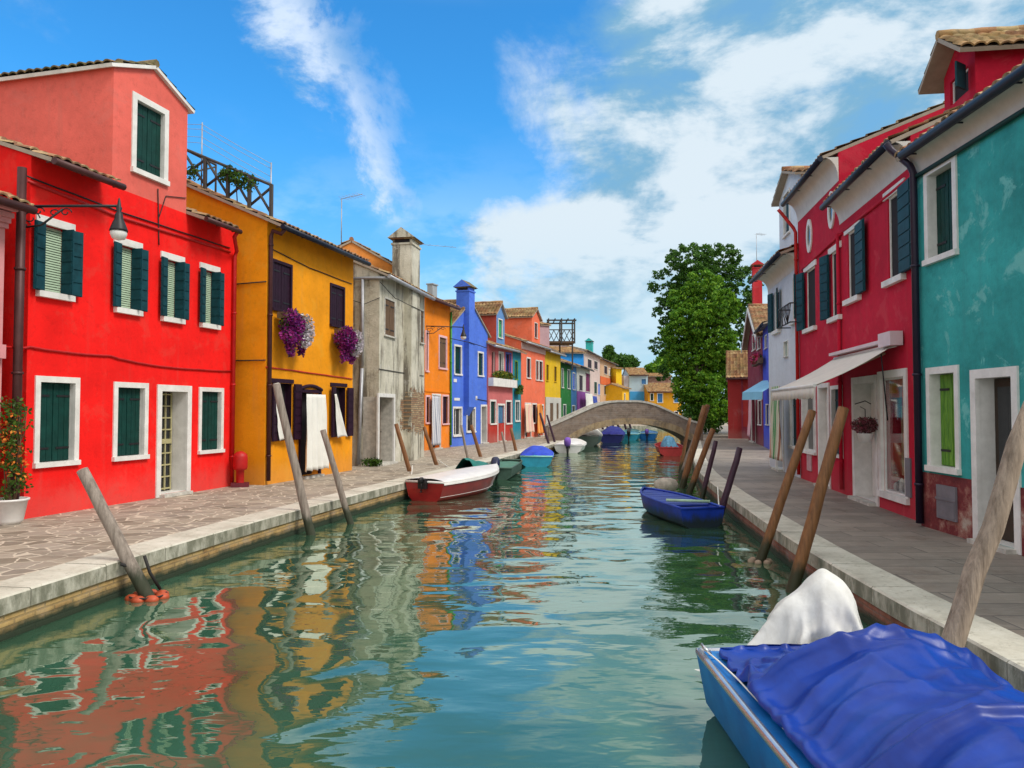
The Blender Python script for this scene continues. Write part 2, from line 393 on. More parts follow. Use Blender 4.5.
        if style=='closed':
            for a0,d in ((u0+.006,1),(u1-.006,-1)):
                q=MB(); wd=(u1-u0)/2-.012
                q.box(min(a0,a0+d*wd),max(a0,a0+d*wd),yr-.055,yr-.03,z0+.008,z1-.008)
                for i in range(3):
                    b0=a0+d*(wd*i/3+.004); b1=a0+d*(wd*(i+1)/3-.004)
                    q.box(min(b0,b1),max(b0,b1),yr-.067,yr-.055,z0+.015,z1-.015)
                for zz in (.17,.83):
                    b0=a0+d*.01; b1=a0+d*wd*.8; z=z0+(z1-z0)*zz
                    q.box(min(b0,b1),max(b0,b1),yr-.077,yr-.067,z-.018,z+.018,1)
                q.build('shutter',[sm,BLACKM],w)
        if style in ('open','slat'):
            wd=sw or (u1-u0)/2; an=R(ang)
            for hu,d,on in ((u0-.02,-1,left),(u1+.02,1,right)):
                if not on: continue
                q=MB()
                U=Vector((d*math.cos(an),-math.sin(an),0))
                # thickness outward
                O=Vector((hu,y0-.045,0)); Nn=Vector((U.y,-U.x,0)); 
                if Nn.y>0: Nn=-Nn
                h=z1-z0; q.obox(O+Z1*z0,U,Z1,Nn,wd,h,0,.03)
                k=max(3,int(h/.2))
                for i in range(k): q.obox(O+Z1*(z0+h*(i+.06)/k)+U*.02,U,Z1,Nn,wd-.04,h/k*.86,.03,.044)
                q.build('shutter',[sm],w)
        if style=='slat':
            q=MB(); k=int((z1-z0)/.045)
            for i in range(k): 
                zc=z0+.03+(z1-z0-.06)*(i+.5)/k
                q.obox(Vector((u0+.03,y0+rec-.085,zc-.016)),X1,Vector((0,.35,.94)).normalized(),Vector((0,-.94,.35)),u1-u0-.06,.034,0,.006)
            q.build('blind',blind or BLIND,w)
        return w
    def mkdoor(s,u0,u1,z0,z1,fw,rec,frame,fm,dm,style):
        e=.004
        if frame:
            mb=MB(); mb.box(u0-fw,u1+fw,-.03,.03,z1-e,z1+fw); mb.box(u0-fw,u0+e,-.03,.03,0.005,z1-e); mb.box(u1-e,u1+fw,-.03,.03,0.005,z1-e)
            mb.build('door_frame',fm,s.root)
        st=MB(); st.box(u0-fw*.3,u1+fw*.3,-.16,rec,-.04,z0-.003); st.build('doorstep',STONE,s.root)
        y=rec
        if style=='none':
            p=MB(); p.box(u0-.002,u1+.002,y-.01,y+.02,z0,z1+.002); p.build('door',DARK,s.root); return  # no door leaf: near-black panel paints the shade inside an open doorway
        p=MB(); p.box(u0+.01,u1-.01,y-.045,y-.01,z0+.01,z1-.01)
        w=u1-u0; h=z1-z0
        if style=='grille':
            for i in range(5):
                uu=u0+.04+(w-.08)*i/4; p.box(uu-.014,uu+.014,y-.075,y-.045,z0+.02,z1-.02,1)
            for i in range(9):
                zz=z0+.06+(h-.12)*i/8; hh=.05 if i==4 else .014
                p.box(u0+.03,u1-.03,y-.079,y-.043,zz-hh,zz+hh,1)
            mats=[GLASS,mat('pale_brass_grille',(.42,.38,.2),.5,.2,5,0)]
        elif style=='glass':
            p.box(u0+.09,u1-.09,y-.049,y-.046,z0+h*.35,z1-.12,1); mats=[dm,GLASS]
        else:
            for a,b in ((.06,.46),(.54,.94)):
                for c,d in ((.05,.42),(.5,.94)): p.box(u0+w*a,u0+w*b,y-.057,y-.045,z0+h*c,z0+h*d)
            mats=[dm]
        d=p.build('door',mats,s.root)
        k=MB(); k.tube([(u1-.12,y-.06,z0+1.0),(u1-.12,y-.13,z0+1.0),(u1-.2,y-.13,z0+1.0)],.012,6); k.build('handle',BLACKM,d)
    def dormer(s,xl,xr,yt,rise,y0,depth,m,tile,win=None,zb=None,gable='front',sub=5,trim=None,ovf=.15,roofover=.12,shape='front',**wk):
        u0,z1=s.uz(xl,yt,y0); u1,_=s.uz(xr,yt,y0); zb=s.zE if zb is None else zb
        holes=[]
        nj=len(s.jobs)
        if win: s.win(*win,y0=y0,holes=holes,**wk)
        jobs=s.jobs[nj:]; s.jobs=s.jobs[:nj]
        hs=[h for h in holes]
        mb=MB(); wallmesh(mb,u0,u1,zb,z1,hs,y0,depth,rise,gable); d=mb.build('dormer',[m,s.trim],s.root)
        keep=s.root; s.root=d
        rooftiles(d,u0,u1,y0,y0+depth,z1,rise,gable,tile,sub,ovf,.1,name='dormer_roof',over_eave=roofover)
        s.root=keep
        for j in jobs: s.mkwin(*j)
        return d,u0,u1,z1
    def chimney(s,u0,u1,y0,y1,z0,z1,m,cap=True,capm=None,flare=True,name='chimney',rot=False):
        mb=MB(); mb.box(u0,u1,y0,y1,z0,z1); c=mb.build(name,m,s.root)
        if cap:
            k=MB(); w=.07
            k.box(u0-w*.6,u1+w*.6,y0-w*.6,y1+w*.6,z1+.002,z1+.07)
            n=4
            for i in range(n):
                a=u0+(u1-u0)*(i+.1)/n; b=u0+(u1-u0)*(i+.8)/n
                k.box(a,b,y0,y0+.09,z1+.07,z1+.2); k.box(a,b,y1-.09,y1,z1+.07,z1+.2)
            k.box(u0,u1,y0+.09,y1-.09,z1+.07,z1+.19,2)
            k.box(u0-w,u1+w,y0-w,y1+w,z1+.2,z1+.24,1)
            uc=(u0+u1)/2; e=.14; r=(u1-u0)*.42+.04
            zt=z1+.242
            yc=(y0+y1)/2; r=(y1-y0)*.42+.06
            a=[(u0-e,y1+e,zt),(u0-e,y0-e,zt),(u0-e,yc,zt+r)]; b=[(u1+e,y1+e,zt),(u1+e,y0-e,zt),(u1+e,yc,zt+r)]
            k.face([a[0],a[1],a[2]],0); k.face([b[1],b[0],b[2]],0); k.face([a[0],a[2],b[2],b[0]],1); k.face([a[1],b[1],b[2],a[2]],1); k.face([a[0],b[0],b[1],a[1]],1)
            k.build('chimney_cap',[m,capm or TILE,DARK],c)
        return c
    def antenna(s,u,y,z0,h,arm=.8,n=0):
        mb=MB(); mb.tube([(u,y,z0),(u,y,z0+h)],.02,6); mb.tube([(u-.05,y,z0+h-.02),(u+arm*.7,y-arm*.7,z0+h-.0)],.012,5)
        for i in range(6):
            t=.1+i*.16; cx,cy=u+arm*.7*t,y-arm*.7*t
            mb.tube([(cx-.18,cy-.18,z0+h),(cx+.18,cy+.18,z0+h)],.006,4)
        mb.build('antenna',GUTTERG,s.root)
# ============================================================ HOUSES, LEFT ROW
def P2(p): return (p.x,p.y)
RED=stucco('scarlet_render',(.84,.010,.008),.12,.22,patch=(.72,.05,.035),damp=.25)
CORAL=stucco('faded_coral_render',(.70,.13,.10),.12,.3,patch=(.62,.16,.13))
YEL=stucco('amber_render',(.80,.30,.006),.12,.25,patch=(.75,.36,.03),damp=.2)
A=gp(23.4,519.3); B=gp(233,485.7)
h=House('house','scarlet house nearest on the left bank with white framed green shutters',A,B,None,RED,depth=6,rise=1.1,tile=TILE,ovf=.42,roof=False)
h.zE=(h.uz(70,167,-.46)[1]+h.uz(212,224,-.46)[1])/2+.16; print('RED',h.uz(70,167,-.46),h.uz(212,224,-.46))
RH=h
h.win(34.7,79.2,375.5,468.2,fw=.1,rec=.16,wr=True); h.win(113.3,147.9,381.6,461.4,fw=.1,rec=.16,wr=True); h.win(198.6,223.2,387,454.2,fw=.09,rec=.14,wr=True)
h.door(156.8,191,384.4,fw=.13,rec=.42,style='grille',wr=True)
for xl,xr,yt,yb in ((43.5,67,223.5,291.5),(119.6,136,244,308),(165.6,179,258.5,317),(203.8,215,269,323.4)):
    h.win(xl,xr,yt,yb,frame=False,lintel=True,style='slat',sm=TEALSH,rec=.16,ang=9)
# second leaf of the folding shutters
ua,_=h.uz(111.7,190); ub,_=h.uz(186,220)
h.finish()
for (u0,u1,z0,z1,*_r),w in zip(h.holes[4:],[o for o in h.root.children if o.name.startswith('window')][3:]):
    q=MB(); q.box(u1-.032,u1-.006,-.17,.07,z0+.01,z1-.006)
    for i in range(6): q.box(u1-.044,u1-.032,-.155,.06,z0+(z1-z0)*(i+.06)/6,z0+(z1-z0)*(i+.92)/6)
    q.build('shutter',TEALSH,w)
# tall central attic block flush with the facade
mb=MB(); _,zA=h.uz(111.7,69); hs=[]
zt2=zA+.06; n0=len(h.jobs)
h.win(132,168.5,90.8,172,fw=.12,rec=.14,holes=hs,wr=True)
wallmesh(mb,ua,ub,h.zE,zt2,hs,0,6,.42,'front'); blk=mb.build('attic_storey',[CORAL,WHITE],h.root)
h.mkwin(*h.jobs[-1])
rooftiles(blk,ua,ub,0,6,zt2,.42,'front',TILEG,6,.08,.1,name='roof',over_eave=.12,sm=WHITE)
# two low side roofs
mb=MB(); O0=Vector((0,0,0))
eL=h.uz(122,186,-.5)[0]; eR=h.uz(239,235,-.5)[0]
for (a,b) in ((-.05,eL),(ub+.0,eR)):
    s_=Vector((0,3,1.05)).normalized(); k=.45/s_.y; n_=Vector((0,-s_.z,s_.y)); O=Vector((a,0,h.zE))-s_*k
    if a<0: 
        mb.obox(O,X1,s_,n_,b-a,k,.003,.07,1); tilepatch(mb,O+n_*.072,X1,s_,b-a,k)
        mb.obox(Vector((a,0,h.zE)),X1,s_,n_,ua-a-.003,3.2,.003,.07,1); tilepatch(mb,Vector((a,0,h.zE))+n_*.072,X1,s_,ua-a-.01,3.2)
    else:
        mb.obox(O,X1,s_,n_,b-a,k+3.1,.003,.07,1); tilepatch(mb,O+n_*.072,X1,s_,b-a,k+3.1)
mb.build('roof',[TILE,SOFFIT],h.root)
zg=h.zE-.45*.35+.01
h.gutter(-.05,eL+.03,-.52,zg,GUTTERB,.06); h.gutter(ub-.02,eR+.03,-.52,zg,GUTTERB,.055)
h.pipe(17,.1,h.zE-.3,GUTTERB,.07,y=-.1)
h.pipe(0,.1,h.zE-.6,REDPIPE,.045,u=h.W-.14,neck=(min(h.W-.02,eR-.03),-.5,zg))
h.wire([(27,181),(120,217),(230,252)],REDPIPE,.028); h.wire([(27,176),(120,212),(230,248)],BLACKM,.014)
h.wire([(0,346),(30,347),(110,356),(160,366),(232,371)],REDPIPE,.022,sag=.02)
h.wire([(158,189),(159,245)],CABLE,.012); h.wire([(159,217),(166,196),(186,198)],CABLE,.01)
# pink neighbour, mostly out of frame
d=(A-B).normalized(); A0=A+d*7.5; A1=A+d*.46
PINK=stucco('rose_render',(.62,.26,.27),.1,.25)
h=House('house','pale pink house at the left edge of the photo beside the scarlet one',A0,A1,5.15,PINK,depth=6,rise=1.1,ovf=.42,gut=GUTTERB)
h.winr(5.4,6.9,2.95,4.35,frame=True,fw=.12,style='slat',sm=TEALSH,left=False,right=False)
h.winr(4.9,6.2,.9,2.2,frame=True,fw=.12)
h.winr(2,3.2,.9,2.2,frame=True); h.winr(2,3.2,2.95,4.35,frame=True)
h.finish()
mb=MB(); 
for i,(y,z) in enumerate(((.05,4.72),(.1,4.8),(.16,4.88),(.24,4.98))): mb.box(-.0,h.W+.02,-y,-.002,z,z+.078)
mb.box(5.0,h.W-.02,-.1,-.002,2.62,2.84); mb.build('cornice',PINK,h.root)
# yellow house
A=gp(264.4,485.2); B=gp(352,470.2)
h=House('house','amber yellow house with petunia baskets and white door curtain',A,B,None,YEL,depth=6.5,rise=1.45,ovf=.42,gut=GUTTER,trim=PURPB)
YH=h; h.zE=(h.uz(272,219)[1]+h.uz(354,262)[1])/2
h.win(271.5,292,258,310,frame=True,fm=PURPB,sm=PURPB,fw=.07,rec=.08); h.win(329.8,344.5,282.6,326,frame=True,fm=PURPB,sm=PURPB,fw=.07,rec=.08)
h.win(276,291.8,383,441,frame=False,style='open',sm=PURPB,rec=.2,sw=.3,ang=8,lintel=False,fm=PURPB,sill=False,wr=True,pm=DARK); h.win(334,345.4,387,437,frame=False,style='open',sm=PURPB,rec=.2,sw=.3,ang=8,fm=PURPB,sill=False,wr=True,pm=DARK)  # aubergine trim on the reveals paints in the dark of the unlit interior
h.door(299,321,389,fw=.08,rec=.22,fm=PURPB,dm=PURPB,style='none')
h.finish()
mb=MB()
for (a,b,z) in ((270.5,293,381),(330,346.5,385)):
    u0,z1=h.uz(a,z); u1,_=h.uz(b,z); mb.box(u0,u1,-.03,.02,z1-.03,z1+.07)
u0,z1=h.uz(299,389); u1,_=h.uz(321,389); mb.tube([(u0+(u1-u0)*t,-.02,z1+.1*math.sin(PI*t)+.0) for t in [i/10 for i in range(11)]],.05,6)
mb.build('lintel',PURPB,h.root)
h.pipe(0,.1,h.zE-.35,GUTTERB,.05,u=.06,neck=(.05,-.45,h.zE-.2)); 
h.wire([(270,248),(310,268),(352,284)],CABLE,.012); h.wire([(266,367),(310,373),(352,379)],REDPIPE,.018)
# cable on the side wall and rooftop terrace rail
mb=MB(); mb.tube([(-.02,0,3.0),(-.02,1.0,3.0)],.015,6); mb.build('cable',CABLE,h.root); mb=MB(); mb.tube([(-.02,0,4.9),(-.02,1.2,4.86)],.015,6); mb.build('cable',CABLE,h.root)
WOODG=mat('grey_weathered_wood',(.07,.062,.055),.85,.35,3,.3,20,stretch=(9,9,1))
t=empty('terrace_railing',h.A,h.root.rotation_euler[2],'grey wooden cross braced terrace railing on the amber house roof','railing')
mb=MB(); pts=[]
def zr(y): return h.zE+.12+(y)*(1.45/3.25)
ys=[-.1,.5,1.1,1.75,2.45]
for k,y in enumerate(ys):
    q=MB(); q.box(-.04,.04,y-.035,y+.035,zr(max(y,0))-.05,zr(y)+.82); q.build('post',WOODG,t)
for k in range(4):
    q=MB(); ya,yb=ys[k],ys[k+1]
    q.tube([(0,ya,zr(ya)+.8),(0,yb,zr(yb)+.8)],.04,6); q.tube([(0,ya,zr(ya)+.1),(0,yb,zr(yb)+.78)],.035,5); q.tube([(0.05,ya,zr(ya)+.78),(.05,yb,zr(yb)+.1)],.035,5)
    q.build('rail',WOODG,t)
q=MB()
for k in range(4):
    x=-1.1*k/3
q.tube([(0,2.45,zr(2.45)+.8),(1.4,2.45,zr(2.45)+.8)],.03,6); q.tube([(0,2.45,zr(2.45)+.1),(1.4,2.45,zr(2.45)+.75)],.024,5); q.tube([(1.4,2.45,zr(2.45)),(1.4,2.45,zr(2.45)+.8)],.03,6)
q.build('rail',WOODG,t)
ln=empty('clothes_line',h.A,h.root.rotation_euler[2],'thin wire clothes line on two poles over the roof terrace','clothes line')
for y in (-.05,1.9):
    q=MB(); q.tube([(0.06,y,zr(max(0,y))-.02),(0.06,y,zr(y)+1.65-.3*(y<0))],.018,5); q.build('pole',GUTTERG,ln)
q=MB()
for dz in (1.62,1.5,1.3,1.15):
    q.tube([(.06+.3*(dz-1.3),2.9,zr(2.4)+dz-.1),(.06,1.9,zr(1.9)+dz-.02),(0.06,.9,zr(.9)+dz-.18),(0.06,-.05,zr(0)+dz-.32)],.006,4)
q.build('line',GUTTERG,ln)
def foliage(mb,c,r,n,size,droop=0,m=0,squash=1):
    c=Vector(c)
    for i in range(n):
        d=Vector((random.gauss(0,1),random.gauss(0,1),random.gauss(0,1))).normalized()*(random.random()**.45)
        p=c+Vector((d.x*r[0],d.y*r[1],d.z*r[2]))
        a=Vector((random.gauss(0,1),random.gauss(0,1),random.gauss(0,1))).normalized(); b=a.orthogonal().normalized(); b.rotate(__import__('mathutils').Quaternion(a,random.random()*6.3))
        s=size*random.uniform(.6,1.3); cc=a.cross(b)
        mb.face([p-b*s,p+cc*s*.55,p+b*s,p-cc*s*.55],m)
vine=empty('terrace_plant',h.A,h.root.rotation_euler[2],'leafy plant spilling over the roof terrace railing','plant')
mb=MB()
for y,n_ in ((2.1,120),(1.1,260),(.8,200),(.5,120)): foliage(mb,(.0,y,zr(y)+.62 if y<1.5 else zr(y)+.3),(.18,.26,.22),n_,.05)
mb.build('foliage',LEAF,vine)
mb=MB(); mb.tube([(.1,.9,zr(.9)),(.05,.9,zr(.9)+.4),(0,1.0,zr(.9)+.7)],.015,5); mb.build('stem',BROWNW,vine)
# house behind yellow: ochre gable wall top
BH=House('house','orange gabled house rising behind the amber and grey roofs',(-7.5,27.2),(-4.2,27.8),7.0,stucco('orange_ochre_render',(.65,.24,.05),.15,.3),depth=5,rise=.9,gable='front',ovf=.05)
BH.finish(); BH.antenna(1.3,.4,7.7,1.9,1.1)
# grey house
GREY,nt,b=newmat('stained_grey_render'); v=coords(nt)
c=ramp(nt,noise(nt,v,.9,6,.7),[(.3,(.22,.19,.15)),(.46,(.52,.49,.39)),(.7,(.72,.68,.57))])
c=mix(nt,mrange(nt,noise(nt,coords(nt,(2.5,2.5,.35)),1.0,6,.7),.48,.62,0,.9),c,(.12,.10,.075))
c=mix(nt,mrange(nt,noise(nt,v,2.7,6,.75),.56,.66,0,.55),c,(.62,.60,.55))
xz=xz_vec(nt); br=brick_nodes(nt,xz,(.27,.12,.06),(.46,.34,.19),(.17,.14,.10))
tc=N(nt,'ShaderNodeTexCoord'); sx=N(nt,'ShaderNodeSeparateXYZ'); L(nt,tc.outputs['Object'],sx.inputs[0])
pz=mrange(nt,math_(nt,'ABSOLUTE',math_(nt,'SUBTRACT',sx.outputs['Z'],1.75)),.35,1.15,1,0); px_=mrange(nt,sx.outputs['X'],1.2,3.4,0,1)
msk=math_(nt,'MULTIPLY',pz,px_); msk=mrange(nt,math_(nt,'ADD',msk,math_(nt,'MULTIPLY',noise(nt,v,1.9,7,.78),2.6)),1.74,1.82)
c=mix(nt,msk,c,br.outputs['Color']); L(nt,c,b.inputs['Base Color']); b.inputs['Roughness'].default_value=.92
hh=math_(nt,'SUBTRACT',math_(nt,'MULTIPLY',noise(nt,v,14,6,.75),1.5),math_(nt,'MULTIPLY',msk,math_(nt,'ADD',br.outputs['Fac'],.8))); bump(nt,b,hh,.7,.03)
A=gp(378.5,466); B=gp(424,456.6)
h=House('house','neglected grey house with bare brick patch and tall wall chimney',A,B,None,GREY,depth=6,rise=1.3,ovf=.3,gut=GUTTERG,tile=TILEY,trim=STONE)
h.zE=(h.uz(381,277)[1]+h.uz(420,291)[1])/2
h.win(384,395,296,336,frame=True,fw=.06,fm=STONE,sm=BROWNW,rec=.07); h.win(419.8,423.6,309,343.5,frame=True,fw=.05,fm=STONE,sm=BROWNW,rec=.07)
h.door(377.6,394.6,393,fm=WHITE,fw=.12,rec=.5,dm=BROWNW,wr=True)
h.finish(); GH=h
u0,_=h.uz(411.5,330,-.28); u1,_=h.uz(419.6,330,-.28); zc=h.uz(413,245,-.28)[1]
h.chimney(u0,u1,-.28,.45,-.03,zc,GREY,capm=TILEY)
mb=MB(); mb.tube([(.1,-.36,h.zE-.14),(-.05,-.1,h.zE-.16),(-.08,.9,h.zE-.16)],.05,8); mb.build('gutter',GUTTERG,h.root)
mb=MB(); uu=.55; mb.tube([(-.07,uu,3.2),(-.07,uu,h.zE-.2)],.05,8); mb.tube([(-.07,uu+.12,.05),(-.07,uu,3.15)],.06,8); mb.build('downpipe',GUTTERG,h.root)
h.wire([(380,262+20),(395,304-6),(424,312)],CABLE,.012,off=-.3); h.wire([(379,369),(424,376)],CABLE,.014)
mb=MB(); mb.tube([(-.4,1.4,h.zE-.7),(-.05,.5,h.zE-1.0),(-.02,-.02,h.zE-.8)],.012,5); mb.build('cable',CABLE,h.root)
# orange house
ORG=stucco('tangerine_render',(.80,.22,.012),.1,.2,damp=.15)
A=gp(424.5,450.6); B=gp(450,447.2)
h=House('house','tangerine house with striped door curtain between grey and blue ones',A,B,None,ORG,depth=6,rise=1.1,ovf=.4,gut=GUTTERB)
h.zE=(h.uz(427,298)[1]+h.uz(449,305.5)[1])/2
h.win(438.4,446.8,334.5,369,fw=.1,fm=mat('pink_trim',(.75,.45,.46),.6,.1,5,.1),sm=BROWNW,rec=.1); h.win(425.2,428.4,330,372,fw=.08,fm=bpy.data.materials['pink_trim'],sm=BROWNW)
h.win(441.8,448.6,394.5,425,fw=.08,fm=bpy.data.materials['pink_trim'],sm=PURPB); h.win(425.3,430,395,424,fw=.08,fm=bpy.data.materials['pink_trim'],sm=PURPB)
h.door(431.6,440.6,393.5,fw=.08,dm=PURPB,style='none')
h.finish(); ORH=h
h.pipe(0,.1,h.zE-.3,mat('green_pipe_paint',(.03,.25,.03),.5,.2,5,0),.05,u=h.W-.08)
mb=MB(); mb.box(-.02,h.W,-.03,-.002,2.62,2.7); mb.build('string_course',ORG,h.root)
# blue gabled house
BLU=stucco('cornflower_render',(.075,.17,.66),.12,.25,patch=(.11,.23,.68),damp=.1)
BLUD=BLU
A=gp(450.7,446.9); B=gp(487.5,443.1)
h=House('house','cornflower blue gabled house with tall chimney up its front',A,B,5.95,BLU,depth=7,rise=1.45,gable='front',ovf=.08,tile=TILEY,ovs=.1)
h.win(454,461.7,344,375,fw=.09,sm=DGREEN); h.win(477.5,483.5,351,376.5,fw=.09,sm=DGREEN)
h.win(452.7,462,406.5,437,fw=.09,style='glass',mull=1,wr=True); h.win(466.2,475.4,407,433,fw=.09,style='glass',wr=True)
h.door(480.5,487.0,404.5,fw=.1,rec=.3,dm=DARK,style='none',wr=True)
h.finish(); BLH=h
u0,_=h.uz(469.9,330,-.3); u1,_=h.uz(474.2,330,-.3)
zc=h.uz(470,289.5,-.3)[1]; zb=h.uz(470,407,-.3)[1]
h.chimney(u0-.1,u1+.06,-.3,.42,zb,zc-.1,BLU,capm=TILEG)
mb=MB(); a=u0-.1; b_=u1+.06
mb.face([(a,-.3,zb),(b_,-.3,zb),(b_,-.003,zb-.45),(a,-.003,zb-.45)]); mb.face([(a,-.3,zb),(a,-.003,zb-.45),(a,-.003,zb)]); mb.face([(b_,-.3,zb),(b_,-.003,zb),(b_,-.003,zb-.45)]); mb.build('chimney_corbel',BLU,h.root)
h.wire([(451,338.5),(470,342.5),(487,348)],CABLE,.02,off=-.33); h.wire([(476,399),(487,401)],CABLE,.02)
mb=MB()
for x0,x1,y0_,y1_ in ((453.5,456.5,379,382),(454,459.5,398,400.5),(475.5,477,396,400)):
    a,_=h.uz(x0,y0_); c2,z1=h.uz(x1,y0_); _,z0=h.uz(x0,y1_); mb.box(a,c2,-.02,.002,z0,z1)
mb.build('wall_plate',WHITE,h.root)
h.antenna(1.2,3.0,7.2,3.3,2.6); 
mb=MB(); mb.box(.35,.85,1.2,1.5,7.0,8.1); mb.box(.3,.9,1.15,1.55,8.1,8.16); ac=mb.build('vent_unit',mat('grey_metal_box',(.34,.37,.38),.5,.1,4,.05),h.root)
# pink house with loggia
ROSE=stucco('dusty_rose_render',(.56,.15,.15),.12,.25); MAROON=stucco('brick_red_base',(.42,.035,.025),.12,.25)
A=gp(488.2,443.2); B=gp(512.5,440.2)
h=House('house','dusty rose house with planted balcony and red lower wall',A,B,None,ROSE,depth=7,rise=1.3,ovf=.35,tile=TILEY,gut=GUTTERG)
h.zE=h.uz(489,344)[1]
h.win(489.8,496,399.5,425,fw=.1,sm=DGREEN,fm=WHITE); h.win(505.6,511.5,400,424.5,fw=.1,sm=PURPB); h.door(497.2,504.6,403.5,fw=.1,dm=mat('steel_blue_paint',(.05,.16,.30),.5,.2,5,.05),rec=.12)
h.win(491.0,495.4,350,376,fw=.05,fm=ROSE,style='glass',wr=True); h.win(498.5,503.5,351,376,fw=.07,style='glass',wr=True); h.win(505.5,511,352,376,fw=.05,fm=BLU,style='glass')
h.finish(); RSH=h
u0,zz=h.uz(488.5,377,-.25); u1,_=h.uz(512.3,377,-.25); u0=max(u0,-.05)
mb=MB(); mb.box(0,h.W,-.3,-.002,zz-.45,zz); mb.build('balcony_slab',WHITE,h.root)
mb=MB(); mb.box(.02,h.W-.02,-.02,-.002,.0,1.05); mb.build('plinth',MAROON,h.root)
mb=MB()
foliage(mb,(h.W/2,-.18,zz+.2),(h.W/2-.1,.14,.26),700,.09)
mb.build('balcony_plants',island_mat('mixed_balcony_flowers',[(.03,.08,.01),(.05,.14,.02),(.25,.25,.02),(.04,.1,.02),(.3,.12,.03)],.6,.2),h.root)
DR=stucco('dark_coral_render',(.42,.07,.05),.12,.2); LBL=stucco('powder_blue_render',(.12,.26,.52),.1,.2)
LEMON=TILEY
d,ua,ub,zt=h.dormer(495.6,504.6,313,.62,.25,6.3,LBL,TILEY,win=(498,502.4,318,338),roofover=.2,fw=.06,sm=mat('spring_green_paint',(.05,.35,.10),.5,.2,5,.05))
mb=MB(); mb.box(ua-.04,ua-.004,.2,6.5,h.zE,zt-.02); mb.build('dormer_cheek',DR,d)
# teal slice
TEA=stucco('deep_teal_render',(.02,.22,.30),.12,.25)
A=gp(512.6,440.1); B=gp(521,438.8)
h=House('house','narrow teal house squeezed between rose and salmon fronts',A,B,None,TEA,depth=7,rise=1.3,ovf=.35,tile=TILEY,sub=4)
h.zE=h.uz(513,350)[1]; h.win(515,519.6,400,422,fw=.1,style='glass'); h.win(514.6,517.6,360,380,fw=.08,fm=LIME,sm=DGREEN)
h.finish()
mb=MB(); foliage(mb,(.8,-.25,3.1),(.6,.2,.25),160,.1); mb.box(.3,1.3,-.32,-.1,2.75,2.95); mb.build('window_box',LEAF,h.root)
# salmon house
SAL=stucco('salmon_render',(.80,.17,.085),.1,.2)
A=gp(521.2,438.7); B=gp(545,435.7)
h=House('house','salmon orange house with draped pink and orange door curtains',A,B,None,SAL,depth=8,rise=1.3,ovf=.35,tile=TILEY,gut=GUTTERG,sub=4)
h.zE=h.uz(522,341)[1]
h.win(526.4,530.6,356.7,378.5,fw=.09,sm=PURPB); h.win(535.6,538.6,359.5,380.5,fw=.08,sm=PURPB); h.win(539.0,542.6,360,381,fw=.08,sm=PURPB)
h.door(524.6,531,402.5,style='none'); h.win(532,536.6,403,424,fw=.1,sm=PURPB); h.door(538,543.6,404,style='none')
h.finish(); SLH=h
h.dormer(531.8,539.8,316,.55,.4,7,SAL,TILEY,win=(534.4,537.4,322,338),roofover=.25,fw=.04,sm=PURPB,sub=4)
mb=MB(); mb.box(.0,h.W,-.06,-.002,h.zE-.5,h.zE-.1); mb.build('cornice',mat('pale_peach_trim',(.62,.42,.38),.7,.1,5,.1),h.root)
# yellow far house
Y2=stucco('lemon_render',(.72,.46,.015),.1,.2); WHS=stucco('off_white_render',(.55,.54,.50),.1,.3)
A=gp(545.2,435.6); B=gp(560.5,433.6)
h=House('house','lemon yellow house with whitewashed ground floor beside the bridge',A,B,None,Y2,depth=8,rise=1.2,ovf=.35,tile=TILEY,gut=GUTTERG,sub=4)
h.zE=h.uz(546,350.5)[1]
h.win(546,548.6,363.5,381,fw=.06,sm=PURPB,fm=Y2); h.win(554,556.6,365.5,382,fw=.06,sm=PURPB,fm=Y2)
h.finish()
mb=MB(); zz=h.uz(547,397,-.04)[1]; wallmesh(mb,0.02,h.W-.02,0,zz,[(1.2,2.2,.05,2.3,.03),(3.2,3.9,1.0,2.3,.03)],-.06,.055); 
pp=mb.build('ground_floor_render',WHS,h.root); mb=MB(); mb.box(1.19,2.21,-.03,-.022,.04,2.31); mb.box(3.19,3.91,-.03,-.022,.99,2.31); mb.build('door',BROWNW,h.root)
# lilac house with wooden roof terrace behind
LIL=stucco('dusty_lilac_render',(.46,.30,.33),.1,.2)
h=House('house','dusty lilac house behind the salmon dormer carrying a roof terrace',P2(dp(539.5,400,56.5)),P2(dp(549.5,400,57)),dp(545,325.5,56.7).z,LIL,depth=4,rise=.5,gable='side',ovf=.1,tile=TILEY,sub=3); h.finish()
t=empty('roof_terrace',(2.9,60,0),0,'dark timber roof terrace frame standing above the lemon house','roof terrace')
zb=dp(549,341,60).z; zt=dp(549,321,60).z; w=(575-549)/F*60
q=MB(); q.box(0,w,0,2.2,zb-.15,zb); q.build('deck',BROWNW,t)
for x in (0,w/2,w):
    for y in (0,2.2):
        q=MB(); q.box(x-.06,x+.06,y-.06,y+.06,zb-2.2 if y else zb-.2,zt-.003); q.build('post',BLACKM if 0 else WOODG,t)
q=MB()
for y in (0,2.2): q.box(-.15,w+.15,y-.05,y+.05,zt,zt+.12)
for i in range(5): q.box(w*i/4-.04,w*i/4+.04,-.2,2.4,zt+.123,zt+.2)
q.build('pergola_beam',WOODG,t)
q=MB()
for y in (0,):
    q.box(0,w,y-.03,y+.03,zb+.85,zb+.93)
    for i in range(5): 
        a=w*i/5; b_=w*(i+1)/5; q.tube([(a,y,zb),(b_,y,zb+.85)],.03,4); q.tube([(a,y,zb+.85),(b_,y,zb)],.03,4)
q.build('railing',WOODG,t)
